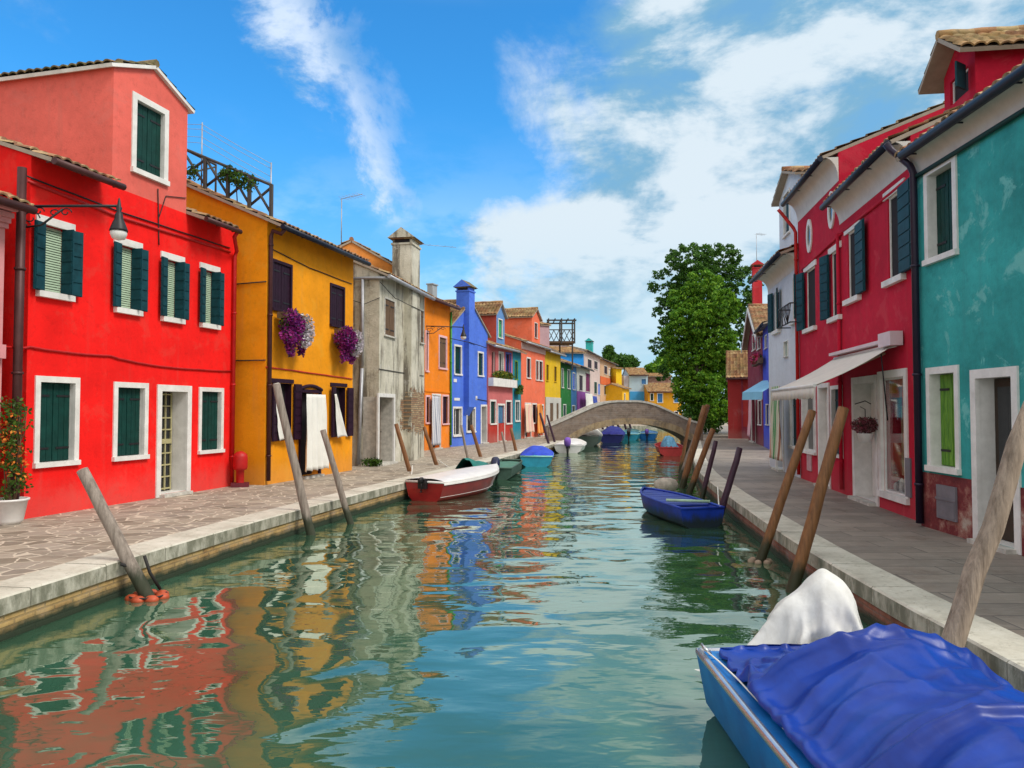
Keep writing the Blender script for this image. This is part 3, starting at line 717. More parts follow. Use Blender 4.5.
# ------- beyond the bridge, left bank
def farhouse(name_label,xl,yl,xr,yr,ytop,m,wins,rise=1.2,tile=TILEY,depth=7,ybase=None,gut=GUTTER,gable='side',ov=.35,extra=None):
    A=dp(xl,yl and 420 or 420,yl); B=dp(xr,420,yr)
    h=House('house',name_label,(A.x,A.y),(B.x,B.y),None,m,depth=depth,rise=rise,ovf=ov,tile=tile,sub=3,gut=gut,gable=gable)
    h.zE=h.uz(xl+.3,ytop)[1]
    for wn in wins:
        xl_,xr_,yt,yb,sm,fm=wn; h.win(xl_,xr_,yt,yb,sm=sm,fm=fm,fw=.08,rec=.1)
    return h.finish()
GRN=stucco('forest_green_render',(.015,.17,.03),.12,.2); BL3=stucco('denim_blue_render',(.05,.18,.42),.12,.2); PUR=stucco('plum_render',(.22,.06,.28),.12,.2)
h=farhouse('forest green house just past the bridge on the left bank',560.8,60,571.2,64.5,362,GRN,[(561.5,563.5,368,388,DGREEN,WHITE),(567.3,570,369,389,DGREEN,WHITE),(563,566,404,424,DGREEN,WHITE)])
h=farhouse('narrow denim blue house next to the forest green one',571.3,64.6,576.6,67.5,364.5,BL3,[(572.5,575,372,390,BLU,WHITE),(572,575,405,420,DGREEN,WHITE)],gut=None)
h=farhouse('plum and white house with laundry hanging in front past the bridge',576.8,67.7,590,76,365.5,WHS,[(579,582.6,374,391,PURPB,WHS),(585.5,590,372,392,stucco('plum_panel',(.15,.015,.08)),WHS)])
mb=MB(); mb.box(0,h.W-.02,-.04,-.002,0,h.uz(578,391,-.04)[1]); mb.build('lower_wall',PUR,h.root)
wh=h
h=House('house','sky blue upper storey with ochre roof behind the green house',(4.6,72),(6.9,73),9.0,stucco('sky_blue_render',(.03,.28,.75),.1,.15),depth=5,rise=.6,ovf=.3,tile=TILEY,sub=3); h.zE=dp(566,352.5,72).z; h.finish()
mb=MB(); 
h=farhouse('pinkish white house with turquoise chimney past the bridge',584.5,84,600,96,350.5,stucco('pinkish_white_render',(.55,.43,.40),.1,.25),[(587.5,591.5,358,368,PURPB,WHS),(594,597.5,360,369,PURPB,WHS),(594,597,381,394,DGREEN,WHS),(598,600,383,395,BLU,WHS)],rise=.9)
a,zc=h.uz(592,343,.8); h.chimney(a,a+1.1,.8,1.6,h.zE-.5,zc,stucco('turquoise_render',(.04,.42,.42)),capm=TILEG)
h=farhouse('tan house with burnt orange band past the bridge',600.3,96.5,616,110,359,stucco('tan_render',(.52,.33,.20),.1,.2),[(604,607.2,365,374,PURPB,WHS),(608.5,611,368,375.5,WHITE,WHITE),(612.5,614.6,369,376,WHITE,WHITE),(604,607,385,395,PURPB,WHS),(609,611,387,398,WHITE,WHITE)],rise=.9)
mb=MB(); a,z1=h.uz(600.5,376,-.05); _,z0=h.uz(600.5,384,-.05); mb.box(0,h.W,-.05,-.002,z0,z1); mb.build('painted_band',stucco('burnt_orange_render',(.60,.12,.03)),h.root)
h=farhouse('tall plain yellow gable end beyond the tan house',616.2,104,622,104.3,368.5,stucco('canary_render',(.78,.52,.02),.08,.15),[],rise=.3,depth=6,gut=None)
h=farhouse('low yellow shed with red roof before the pale blue house',622.4,100,629,103,388,stucco('canary_shed_render',(.75,.42,.02),.08,.15),[(624,625.3,393,402,DGREEN,WHITE)],rise=.5,depth=3,gut=None)
PB=stucco('pale_blue_white_render',(.42,.56,.66),.06,.12)
h=farhouse('pale blue and white house facing down the canal past the bridge',629.5,106,648,106,374.8,PB,[(641,646.5,378.5,384.5,BL3,PB),(642,645.3,393,402,BL3,PB)],rise=1.0,depth=7,gut=GUTTERB)
mb=MB(); mb.box(.05,h.W,-.06,-.002,0,h.uz(630,391.5,-.06)[1]); mb.build('lower_wall',stucco('azure_render',(.06,.33,.70),.1,.15),h.root)
mb=MB(); mb.box(-.75,-.005,.2,5,0,h.zE-.1); mb.build('side_wing',stucco('lavender_white_render',(.5,.48,.58)),h.root)
OO=stucco('marigold_render',(.62,.30,.015),.1,.2)
h=farhouse('marigold house with white framed windows behind the bridge parapet',648.3,103,682,103,391.5,OO,[(650,653.8,393,401,DGREEN,WHITE),(657,663,393,403,BL3,WHITE),(673.5,679,393,403,BL3,WHITE),(674,678.6,411,419,PURPB,WHITE)],rise=1.1,depth=7,gut=GUTTERB)
h2=farhouse('upper brick coloured attic wall behind the marigold house',648.5,108.5,671.5,108.5,376.5,brickmat('far_brick',(.28,.10,.07),(.35,.17,.12),(.35,.27,.2)),[],rise=.4,depth=4,gut=None)
# ============================================================ HOUSES, RIGHT ROW
TEAL=stucco('sea_green_render',(.04,.33,.32),.26,.4,pa=.8,patch=(.17,.50,.47),dirt=(.1,.12,.12),damp=0,bmp=.5)
CRIM=stucco('crimson_render',(.48,.009,.034),.14,.22,patch=(.55,.06,.08),damp=.15)
TA=gp(922,525.5); TB=Vector((6.18,5.2,0))
h=House('house','sea green house on the right bank with peeling maroon base',TA,TB,None,TEAL,depth=7,rise=1.6,ovf=.5,tile=TILE,sub=6,ovs=.14)
TH=h; h.ovf=.22; zg_=(h.uz(902,157,-.3)[1]+h.uz(990,92,-.3)[1])/2; h.zE=zg_+.1; print('TEAL',h.uz(902,157,-.3),h.uz(990,92,-.3),h.uz(925,171))
h.win(927.2,959.3,368.1,470,fw=.1,rec=.2,sm=LIME,wr=True); h.door(971.6,1019,370.1,fw=.12,rec=.27,dm=mat('dark_walnut_door',(.035,.02,.012),.5,.3,4,.1),style='glass',wr=True)
h.win(924.8,957.3,171.5,267,fw=.1,rec=.18,wr=True)
h.winr(4.4,5.5,3.0,4.4,fw=.1,rec=.16,wr=True)
h.finish()
# plaster cove under the sea green eave
THC=(5.5,h.zE-5.53)
BASEM,nt,b=newmat('peeling_maroon_base'); v=coords(nt)
c=ramp(nt,noise(nt,v,1.3,7,.75),[(.40,(.10,.012,.014)),(.52,(.17,.02,.022)),(.60,(.30,.13,.10)),(.68,(.42,.34,.28))]); L(nt,c,b.inputs['Base Color']); b.inputs['Roughness'].default_value=.85; bump(nt,b,noise(nt,v,9,6,.7),.6,.03)
d0=h.holes[1]
zz=h.uz(930,473,-.015)[1]
mb=MB(); mb.box(.02,d0[0]-.125,-.018,-.002,0,zz-.0); mb.box(d0[1]+.125,h.W,-.018,-.002,0,zz); mb.build('plinth',BASEM,h.root)
mb=MB(); u0,z1=h.uz(938,484,-.02); u1,_=h.uz(957,484,-.02); _,z0=h.uz(938,517,-.02); mb.box(u0,u1,-.05,-.019,z0,z1); zm=(z0+z1)/2+.03; mb.box(u0-.015,u1+.015,-.062,-.052,zm,zm+.03); mb.box(u0+.03,u1-.03,-.056,-.052,z0+.03,zm-.02); mb.build('meter_cabinet',mat('grey_enamel_cabinet',(.16,.15,.17),.5,.2,3,.1),h.root)
mb=MB(); mb.tube([(0.02,-.05,5.46),(h.W,-.05,5.46)],.035,8); mb.build('cable_conduit',DGREEN,h.root)
h.gutter(h.uz(902,157,-.3)[0],h.W,-.3,zg_,GUTTER,.075)
sl=.5*h.rise/3.5
h.pipe(917.5,.05,h.zE-.35,mat('purple_black_pipe',(.02,.012,.03),.4,.2,4,.03,metal=.2),.055,y=-.08,neck=(-.35,-.3,6.15))
# crimson right section (near)
CA=gp(801,478.2); CB=gp(917.5,521)
dd=(CB-CA); CM=gp(843,493.8); tm=(CM-CA).dot(dd)/dd.dot(dd); CM=CA+dd*tm
h=House('house','crimson shop house with white cove cornice and awning next to the sea green one',CM,CB,None,CRIM,depth=7,rise=1.5,ovf=.5,tile=TILE,gut=GUTTER,sub=5,ovs=.0)
h.zE=6.33; h.ovf=.3
h.win(887.5,902,199,282,frame=False,lintel=True,style='open',sm=TEALSH,left=False,sw=.62,ang=3,rec=.06,pm=DARK); h.win(847.5,858.5,234,301,frame=False,lintel=True,style='open',sm=TEALSH,left=False,sw=.6,ang=3,rec=.06,pm=DARK)
h.door(852.5,877.5,378,fw=.13,rec=.35,dm=WHITE,style='panel',wr=True)
h.win(878.5,907.5,372,495,fw=.13,rec=.07,cav=.42,style='shop',mull=0)
h.finish(); CH1=h
COVE=mat('white_cove_plaster',(.62,.58,.54),.7,.1,4,.1)
def cove(h,z0,ht,out,u0=0,u1=None):
    u1=h.W if u1 is None else u1
    prof=[(0,z0)]+[(-(out*(1-math.cos(a))),z0+ht*math.sin(a)) for a in [PI/2*i/8 for i in range(1,9)]]
    mb=MB(); mb.grid([[Vector((u,y-.003,z)) for y,z in prof] for u in (u0,u1)],0,True)
    for u in (u0,u1): mb.face([(u,y-.003,z) for y,z in prof]+[(u,-.003,z0+ht)],0)
    mb.face([(u0,-out,z0+ht),(u1,-out,z0+ht),(u1,-.003,z0+ht),(u0,-.003,z0+ht)]); mb.build('cove_cornice',COVE,h.root)
cove(h,5.82,.42,.28)
h.wire([(844,231),(880,202),(912,176)],CRIM,.03); h.pipe(0,.1,h.zE-.7,CRIM,.04,u=.04,y=-.05)
hl=h.holes[3]
q=MB(); w=[o for o in h.root.children if o.name.startswith('window')][-1]
a_,b_,c_,d_=hl[:4]; Wd=b_-a_
q.box(a_+.002,b_-.002,.49,.505,c_,d_); q.box(a_+.05,b_-.02,.12,.13,d_-.36,d_-.03,1); q.box(a_+.1,b_-.42,.3,.31,c_+.3,d_-.5,2); q.box(a_+.3,b_-.3,.285,.298,c_+.5,d_-.75,3)
for i in range(10): q.box(b_-.26,b_-.1,.11,.12,c_+.25+i*.115,c_+.34+i*.115,3+(i%3)%2)
for i in range(8): q.ell((a_+.1+i*(Wd-.2)/7,.2,c_+.09),(.06,.05,.08+.05*(i%3)),8,6,3+(i%2))
q.box(a_+.002,b_-.002,.10,.48,c_+.001,c_+.03,3)
hm=h
# shop display
for o in [o for o in COL.objects if 0]: pass
h.holes  # recess depth leaves room for the display
q.build('shop_display',[mat('shop_back_wall',(.22,.16,.12),.8,.3,2,0),mat('orange_poster',(.75,.16,.05),.6,.3,6,0),mat('kraft_paper_sheet',(.50,.38,.24),.7,.15,8,0),WHITE,DARK],w)
mb=MB(); u0,_=h.uz(909,480); mb.box(h.W-.42,h.W-.2,-.03,-.002,.35,1.0); mb.build('meter_cabinet',bpy.data.materials['grey_enamel_cabinet'],h.root)
_dd=CH1.dormer(944,975.5,79,.42,1.2,3.5,CRIM,TILEY,zb=CH1.zE+.2,win=(950,968.5,83,107),fw=.05,style='open',sw=.3,ang=50,left=False,frame=False,sill=False,sm=TEALSH,pm=DARK,rec=.08,ovf=.35,roofover=.25)
_h=TH; cove(_h,THC[0],THC[1],.24)
# crimson left section
h=House('house','tall crimson house with white oval windows in the middle of the right row',CA,CM-(CM-CA).normalized()*.004,7.42,CRIM,depth=7,rise=1.4,ovf=.5,tile=TILE,gut=GUTTER,sub=5,ovs=.0)
h.ovf=.32
h.win(831.2,839.6,254,319,frame=False,lintel=True,style='open',sm=TEALSH,right=False,sw=.4,ang=12,rec=.06,pm=DARK); h.win(806,815,272,330,frame=False,lintel=True,style='open',sm=TEALSH,right=False,sw=.4,ang=12,rec=.06,pm=DARK)
h.door(818.2,829.8,384,fw=.1,rec=.2,dm=WHITE,style='panel',wr=True)
h.win(831.2,845-2.5,386,456,fw=.08,style='closed',sm=TEALSH,wr=True); h.win(802,816,385,452,fw=.08,style='glass',mull=1,wr=True)
h.finish(); CH2=h; cove(h,6.8,.52,.3)
def oval(h,px,py,rx=.2,rz=.34):
    u,z=h.uz(px,py,-.02)
    if u>h.W-.3: u=h.W-.3
    mb=MB(); o=MB()
    for k in range(24):
        a,b_=2*PI*k/24,2*PI*(k+1)/24
        P=lambda t,r,y: (u+math.cos(t)*rx*r,y,z+math.sin(t)*rz*r)
        mb.face([P(a,1.25,-.035),P(b_,1.25,-.035),P(b_,.8,-.035),P(a,.8,-.035)]); mb.face([P(a,1.25,-.035),P(a,1.25,-.001),P(b_,1.25,-.001),P(b_,1.25,-.035)])
        mb.face([P(a,.8,-.035),P(b_,.8,-.035),P(b_,.8,-.004),P(a,.8,-.004)])
    o.face([(u+math.cos(2*PI*k/24)*rx*.8,-.006,z+math.sin(2*PI*k/24)*rz*.8) for k in range(24)])
    w=mb.build('oval_window',WHITE,h.root); o.build('pane',GLASS,w)
oval(h,809,236); oval(h,831,210,.2,.34)
mb=MB(); u0,z1=h.uz(807,452.5,-.02); u1,_=h.uz(812,452.5); _,z0=h.uz(807,470,-.02); mb.box(u0,u1,-.03,-.002,z0,z1); mb.build('wall_plate',mat('pink_stone_plate',(.5,.3,.32),.6,.2,8,.1),h.root)
h.pipe(0,.1,h.zE-.9,REDPIPE,.045,u=.06,neck=(.0,-.5,h.zE-.25)); h.wire([(802,270),(842,233)],CRIM,.03)
# white house
WHH=stucco('blue_white_render',(.60,.64,.70),.08,.3,dirt=(.3,.3,.3))
WB=gp(800.2,477.9); WA=WB+Vector((.62,4.2,0))
h=House('house','white two storey house with small iron balcony on the right bank',WA,WB,None,WHH,depth=7,rise=1.3,ovf=.55,tile=TILE,gut=GUTTER,sub=4)
h.zE=6.12; h.ovf=.45
h.win(774.5,779.3,293,332,frame=False,style='open',sm=TEALSH,right=True,left=True,sw=.34,ang=12,pm=DARK,rec=.06); h.win(792.5,796.8,279,322,frame=False,style='open',sm=TEALSH,sw=.34,ang=12,pm=DARK,rec=.06,right=True,left=False,wr=True)
h.win(784.2,788.3,341.7,358,fw=.02,style='slat',left=False,right=False,sill=False)
h.door(775.5,783.5,392,fw=.1,style='none'); h.win(790,799,394,448,fw=.1,style='closed',sm=TEALSH)
h.finish(); WHO=h
cove(h,5.62,.4,.38)
d,ua,ub,zt=h.dormer(779,801,203,.5,.3,6,WHH,TILE,win=(783.5,790,196,240),zb=h.zE+.1,fw=.06,sm=TEALSH,sub=4,trim=WHITE,ovf=.2,roofover=.2)
mb=MB(); u0,z0=h.uz(779.5,328,-.3); u1,_=h.uz(791,328,-.3); 
for i in range(9):
    uu=u0+(u1-u0)*i/8; mb.tube([(uu,-.32-.06*math.sin(i),z0),(uu+.03,-.34,z0+.25),(uu-.02,-.3,z0+.5)],.012,4)
mb.tube([(u0,0,z0+.5),(u0,-.32,z0+.5),(u1,-.32,z0+.5),(u1,0,z0+.5)],.018,5); mb.tube([(u0,0,z0),(u0,-.32,z0),(u1,-.32,z0),(u1,0,z0)],.018,5); mb.build('iron_balcony',BLACKM,h.root)
# blue small house
A=gp(763.8,446.6); B=gp(771.8,450.6)
h=House('house','violet blue house deep between the white and plum houses',A,B,None,stucco('violet_blue_render',(.07,.10,.62),.1,.15),depth=6,rise=1.0,ovf=.3,tile=TILE,sub=3,gut=GUTTER); h.zE=h.uz(765,328)[1]
h.win(765,767.3,336,350,fw=.05,sm=TEALSH); h.win(766,769,404,425,fw=.05,sm=DGREEN); h.finish()
# plum house with pediment
A=gp(748.5,440.2); B=gp(763.5,446.4)
PLM=stucco('plum_red_render',(.22,.03,.055),.14,.2)
h=House('house','plum red house with white gable edge and red chimney by the tree',A,B,None,PLM,depth=7,rise=1.9,gable='front',ovf=.3,tile=TILE,sub=3,ovs=.2); h.zE=h.uz(763,322)[1]-.6
h.win(752.5,755.5,335,352,fw=.06,sm=PURPB); h.win(757.5,760.5,333,351,fw=.06,sm=PURPB); h.door(751,755.5,394,style='none'); h.win(758,761.5,400,425,fw=.06,sm=PURPB)
h.finish(); PLH=h
cz1=h.uz(752,270,1.0)[1]; u0,_=h.uz(752,290,1.0); h.chimney(u0,u0+.75,1.0,1.6,h.zE-.3,cz1,stucco('scarlet_chimney_render',(.5,.03,.04)),capm=TILE)
h.antenna(u0+.3,1.3,cz1+.3,2.2,-.9)
mb=MB(); 
for sg in (1,-1):
    u_=0 if sg>0 else h.W; s_=Vector((sg*h.W/2,0,1.9)).normalized(); mb.obox(Vector((u_,-.36,h.zE))-s_*.3,Y1,s_,Vector((-sg*s_.z,0,abs(s_.x))),.05,math.hypot(h.W/2,1.9)+.3,-.2,.0)
mb.build('barge_board',WHITE,h.root)
# red house facing
h=House('house','brick red house end wall facing down the quay beside the tree',P2(gp(728.2,438.5)),(gp(728.2,438.5).x+1.75,gp(728.2,438.5).y-.5),None,stucco('brick_red_render',(.36,.035,.035),.12,.25),depth=5,rise=1.6,ovf=.3,tile=TILEY,sub=4,gut=GUTTERB)
h.zE=h.uz(740,376)[1]; h.finish()
mb=MB(); mb.box(h.W*.45,h.W*.5,-.08,-.003,0,h.zE); mb.box(h.W*.5,h.W,-.03,-.003,0,.75); mb.build('pilaster',PLM,h.root)
# ============================================================ SETTING
WZ=-.43
LO=[(-6.3,-6),(-5.6,1),(-4.9,7.28),(-4.33,11.2),(-3.6,14.9),(-2.65,19.0),(-1.2,25),(.05,30.5),(1.45,37),(3.0,44),(5.6,56),(7.8,66),(10.6,80),(12,86)]
RO=[(3.3,-6),(3.42,2),(3.58,6.4),(3.8,9.84),(4.2,13.4),(4.75,17.6),(5.5,22.4),(7.1,30),(9.0,38),(10.9,46),(13,55),(15.6,66),(19,80),(20.5,86)]
def resample(P,step):
    out=[]; P=[Vector((a,b,0)) for a,b in P]
    # catmull-rom
    Q=[]
    for i in range(len(P)-1):
        p0=P[max(0,i-1)];p1=P[i];p2=P[i+1];p3=P[min(len(P)-1,i+2)]
        for k in range(12):
            t=k/12; Q.append(.5*((2*p1)+(p2-p0)*t+(2*p0-5*p1+4*p2-p3)*t*t+(3*p1-p0-3*p2+p3)*t**3))
    Q.append(P[-1]); out=[Q[0]]; acc=0
    for a,b in zip(Q,Q[1:]):
        d=(b-a).length
        while acc+d>=step:
            t=(step-acc)/d; a=a+(b-a)*t; out.append(a); d=(b-a).length; acc=0
        acc+=d
    out.append(Q[-1]); return out
def offs(P,w):
    o=[]
    for i,p in enumerate(P):
        t=(P[min(i+1,len(P)-1)]-P[max(0,i-1)]).normalized(); o.append(p+Vector((-t.y,t.x,0))*w)
    return o
CURB,nt,b=newmat('weathered_curb_stone'); v=coords(nt)
c=ramp(nt,noise(nt,v,1.4,7,.75),[(.3,(.34,.31,.25)),(.5,(.52,.49,.41)),(.7,(.64,.61,.53))])
c=mix(nt,mrange(nt,noise(nt,v,11,5,.75),.56,.68,0,.6),c,(.2,.18,.13))
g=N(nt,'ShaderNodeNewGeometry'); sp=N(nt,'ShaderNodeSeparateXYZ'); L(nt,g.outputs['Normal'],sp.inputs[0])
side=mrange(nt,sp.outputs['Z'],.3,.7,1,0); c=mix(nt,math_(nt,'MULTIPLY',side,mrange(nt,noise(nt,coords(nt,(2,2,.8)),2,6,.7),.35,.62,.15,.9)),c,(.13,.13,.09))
L(nt,c,b.inputs['Base Color']); b.inputs['Roughness'].default_value=.85; bump(nt,b,noise(nt,v,18,6,.7),.5,.02)
PAVL,nt,b=newmat('crazy_paving'); v=coords(nt)
nz=N(nt,'ShaderNodeTexNoise'); nz.inputs['Scale'].default_value=3; L(nt,v,nz.inputs['Vector'])
vv=N(nt,'ShaderNodeVectorMath'); vv.operation='MULTIPLY_ADD'; vv.inputs[1].default_value=(.16,.16,0); L(nt,nz.outputs['Color'],vv.inputs[0]); L(nt,v,vv.inputs[2])
ve=N(nt,'ShaderNodeTexVoronoi'); ve.feature='DISTANCE_TO_EDGE'; ve.inputs['Scale'].default_value=3.3; L(nt,vv.outputs[0],ve.inputs['Vector'])
vc=N(nt,'ShaderNodeTexVoronoi'); vc.inputs['Scale'].default_value=3.3; L(nt,vv.outputs[0],vc.inputs['Vector'])
s2=N(nt,'ShaderNodeSeparateColor'); L(nt,vc.outputs['Color'],s2.inputs[0])
stn=ramp(nt,s2.outputs[0],[(0,(.17,.14,.10)),(.35,(.27,.225,.17)),(.7,(.36,.305,.235)),(1,(.22,.185,.14))])
stn=mix(nt,mrange(nt,noise(nt,v,1.1,6,.7),.4,.65,0,.4),stn,(.30,.26,.23)); stn=mix(nt,mrange(nt,noise(nt,v,14,5,.7),.5,.7,0,.35),stn,(.1,.08,.07))
jt=mrange(nt,math_(nt,'ADD',ve.outputs['Distance'],math_(nt,'MULTIPLY',noise(nt,v,9,3),.03)),.03,.06,1,0)
c=mix(nt,jt,stn,(.54,.47,.37)); L(nt,c,b.inputs['Base Color']); b.inputs['Roughness'].default_value=.75
bump(nt,b,math_(nt,'ADD',math_(nt,'MULTIPLY',jt,-.6),noise(nt,v,16,5,.7)),.45,.012)
PAVR,nt,b=newmat('slab_paving'); v=coords(nt); xy=xz_vec(nt,'X','Y')
br=brick_nodes(nt,xy,(.15,.125,.105),(.34,.28,.23),(.10,.085,.07),1.05,.42,.008); br.offset=.37
sn=noise(nt,v,.5,5,.7)
c=mix(nt,.5,br.outputs['Color'],ramp(nt,sn,[(.3,(.10,.085,.075)),(.5,(.21,.18,.15)),(.7,(.34,.285,.235))]))
c=mix(nt,mrange(nt,noise(nt,coords(nt,(1,4,1)),3,6,.7),.5,.7,0,.5),c,(.36,.32,.28)); c=mix(nt,mrange(nt,noise(nt,v,.9,6,.75),.5,.66,0,.6),c,(.14,.10,.075)); c=mix(nt,br.outputs['Fac'],c,(.08,.07,.065))
L(nt,c,b.inputs['Base Color']); b.inputs['Roughness'].default_value=.6; bump(nt,b,math_(nt,'SUBTRACT',noise(nt,v,18,5,.7),br.outputs['Fac']),.5,.012)
def bank(P,sgn,wd,name,pm,bm):
    S=resample(P,1.15); I=offs(S,-sgn*wd if 0 else sgn*wd)
    mb=MB(); top=.012
    for i in range(len(S)-1):
        g=.006; d=(S[i+1]-S[i]); l=d.length; u=d/l; inw=(I[i]-S[i]).normalized()
        o=S[i]+u*g; l2=l-2*g; j=random.uniform(-.004,.004); e=.018
        a=o-inw*.0; 
        # block with eased front arris
        prof=[(wd+.01,-.03),(wd+.01,top+j),(e,top+j),(0,top+j-e),(0,-.17),(.12,-.17)]
        rows=[]
        for q,nrm,iw in ((o,u,inw),(o+u*l2,u,(I[i+1]-S[i+1]).normalized())): rows.append([q+iw*x+Z1*z for x,z in prof])
        mb.grid(rows,0,False)
        mb.face(rows[0]); mb.face(rows[1][::-1])
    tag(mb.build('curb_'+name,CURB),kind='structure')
    mb=MB(); W=offs(S,sgn*.035); acc=0; 
    mb.grid([[Vector((p.x,p.y,-2.2)) for p in W],[Vector((p.x,p.y,-.005)) for p in W]],0,False)
    tag(mb.build('quay_wall_'+name,bm),kind='structure')
    mb=MB(); far=sgn*-600
    rows=[[Vector((p.x+((I[k]-p).normalized()*(wd-.0)).x,p.y+((I[k]-p).normalized()*wd).y,0)) for k,p in enumerate(S)],[Vector((far,p.y,0)) for p in S]]
    mb.grid(rows,0,False)
    tag(mb.build('pavement_'+name,pm),kind='structure'); return S
QW=brickmat('quay_brick_ochre',(.36,.19,.07),(.50,.33,.13),(.15,.11,.07),a='Y',b='Z',bw=.27,bh=.062,moss=-.36,mo=.2)
QWR=brickmat('quay_brick_red',(.17,.05,.035),(.30,.11,.07),(.13,.11,.09),a='Y',b='Z',bw=.27,bh=.062,moss=-.36,mo=.2)
bank(LO,1,.52,'left',PAVL,QW); bank(RO,-1,.45,'right',PAVR,QWR)
mb=MB(); mb.box(-600,600,86,900,-2,0); tag(mb.build('ground',PAVL),kind='structure')
mb=MB(); mb.box(11.7,20.8,85.6,85.99,-1.5,.012); tag(mb.build('curb_far',CURB),kind='structure')
# water
WAT,nt,b=newmat('canal_water'); v=coords(nt,(1,1,1))
b.inputs['Base Color'].default_value=(.022,.125,.11,1)
bc=ramp(nt,noise(nt,v,.25,3),[(.35,(.030,.088,.050)),(.65,(.045,.125,.080))]); L(nt,bc,b.inputs['Base Color'])
b.inputs['Roughness'].default_value=.015; b.inputs['IOR'].default_value=1.36; b.inputs['Specular IOR Level'].default_value=.5
gl=N(nt,'ShaderNodeBsdfGlossy'); gl.inputs['Roughness'].default_value=.012; gl.inputs['Color'].default_value=(.80,.89,.74,1)
lw=N(nt,'ShaderNodeFresnel'); lw.inputs['IOR'].default_value=1.85
n1=N(nt,'ShaderNodeTexNoise'); n1.inputs['Scale'].default_value=.95; n1.inputs['Detail'].default_value=1.6; n1.inputs['Roughness'].default_value=.32; n1.inputs['Distortion'].default_value=.35; L(nt,coords(nt,(1.0,1.25,1)),n1.inputs['Vector'])
n2=noise(nt,coords(nt,(.8,1.6,1)),4.2,2,.4,.3); n3=noise(nt,v,.35,2)
hh=math_(nt,'ADD',n1.outputs['Fac'],math_(nt,'MULTIPLY',n2,math_(nt,'MULTIPLY',n3,.12)))
bp=N(nt,'ShaderNodeBump'); bp.inputs['Strength'].default_value=1; bp.inputs['Distance'].default_value=.058; L(nt,hh,bp.inputs['Height'])
for n in (b,gl,lw): L(nt,bp.outputs[0],n.inputs['Normal'])
ms=N(nt,'ShaderNodeMixShader'); L(nt,lw.outputs[0],ms.inputs[0]); L(nt,b.outputs[0],ms.inputs[1]); L(nt,gl.outputs[0],ms.inputs[2]); L(nt,ms.outputs[0],nt.nodes['Material Output'].inputs['Surface'])
mb=MB(); mb.face([(-60,-60,WZ),(60,-60,WZ),(60,90,WZ),(-60,90,WZ)]); tag(mb.build('canal_water',WAT),kind='structure')
# ============================================================ BRIDGE
BA=Vector((2.75,44.6,0)); BB=Vector((11.2,45.0,0)); d=BB-BA
br_=empty('stone_bridge',BA,math.atan2(d.y,d.x),'arched brick footbridge with pale stone coping crossing the canal','bridge')
BBR=brickmat('bridge_brick',(.15,.105,.085),(.29,.22,.17),(.22,.19,.16),bw=.34,bh=.12,mo=.3)
RING=brickmat('arch_ring_brick',(.30,.20,.11),(.42,.31,.18),(.16,.13,.10),bw=.22,bh=1.1)
BW=d.length
def bz(px,py): 
    q=dp(px,py,44.8); return (q-BA).dot(d.normalized()), q.z
tops=[bz(553,424.5),bz(556.7,423),bz(604.6,401.5),bz(648.3,401.2),bz(700,425)]
def topz(x):
    for (a,za),(b2,zb) in zip(tops,tops[1:]):
        if x<=b2: return za+(zb-za)*(x-a)/(b2-a)
    return tops[-1][1]
def topzs(x): return sum(topz(x+k*.25) for k in range(-3,4))/7
xa,za=bz(574,440); xb,zb=bz(690,440); xc=(xa+xb)/2; crown=bz(627,424)[1]; spr=-.2
def arch(x,o=0):
    t=(x-xc)/((xb-xa)/2+.25+o)
    if abs(t)>=1: return None
    return spr+(crown+o-spr)*(1-abs(t)**2.1)**.8
xs=[-.6+i*(BW+.7)/80 for i in range(81)]
mb=MB(); wid=2.6
for y in (0,wid):
    for x0,x1 in zip(xs,xs[1:]):
        l0=arch(x0); l1=arch(x1); l0=-1 if l0 is None else l0; l1=-1 if l1 is None else l1
        mb.face([(x0,y,l0),(x1,y,l1),(x1,y,topzs(x1)-.05),(x0,y,topzs(x0)-.05)])
for x0,x1 in zip(xs,xs[1:]):
    l0=arch(x0); l1=arch(x1)
    if l0 is not None or l1 is not None:
        l0=-1 if l0 is None else l0; l1=-1 if l1 is None else l1
        mb.face([(x0,0,l0),(x1,0,l1),(x1,wid,l1),(x0,wid,l0)])
    for ya,yb in ((.28,.28),(wid-.28,wid-.28)): mb.face([(x0,ya,topzs(x0)-.05),(x1,ya,topzs(x1)-.05),(x1,ya,topzs(x1)-.95),(x0,ya,topzs(x0)-.95)])
for x in (xs[0],xs[-1]): 
    for ya,yb in ((0,.28),(wid-.28,wid)): mb.face([(x,ya,-1),(x,yb,-1),(x,yb,topzs(x)-.05),(x,ya,topzs(x)-.05)])
mb.build('arch_wall',BBR,br_)
mb=MB(); mb.grid([[Vector((x,y,topzs(x)-.93)) for x in xs] for y in (.27,wid-.27)],0,False); mb.build('deck',STONE,br_)
for y0,y1 in ((-.05,.32),(wid-.32,wid+.05)):
    mb=MB(); mb.grid([[Vector((x,y,topzs(x)+z)) for x in xs] for y,z in ((y0,-.048),(y0,.07),(y1,.07),(y1,-.048),(y0,-.048))],0,False)
    for x in (xs[0],xs[-1]): mb.face([(x,y,topzs(x)+z) for y,z in ((y0,-.048),(y0,.07),(y1,.07),(y1,-.048))])
    mb.build('coping',STONE,br_)
mb=MB(); ax=[x for x in [xa-.2+i*(xb-xa+.4)/50 for i in range(51)] if arch(x) is not None and arch(x,.36) is not None]
for y,yy in ((-.03,-.002),):
    mb.grid([[Vector((x,y,arch(x))) for x in ax],[Vector((xc+(x-xc)*1.05,y,arch(x)+.36)) for x in ax],[Vector((xc+(x-xc)*1.05,yy,arch(x)+.36)) for x in ax]],0,False)
mb.build('arch_ring',RING,br_)
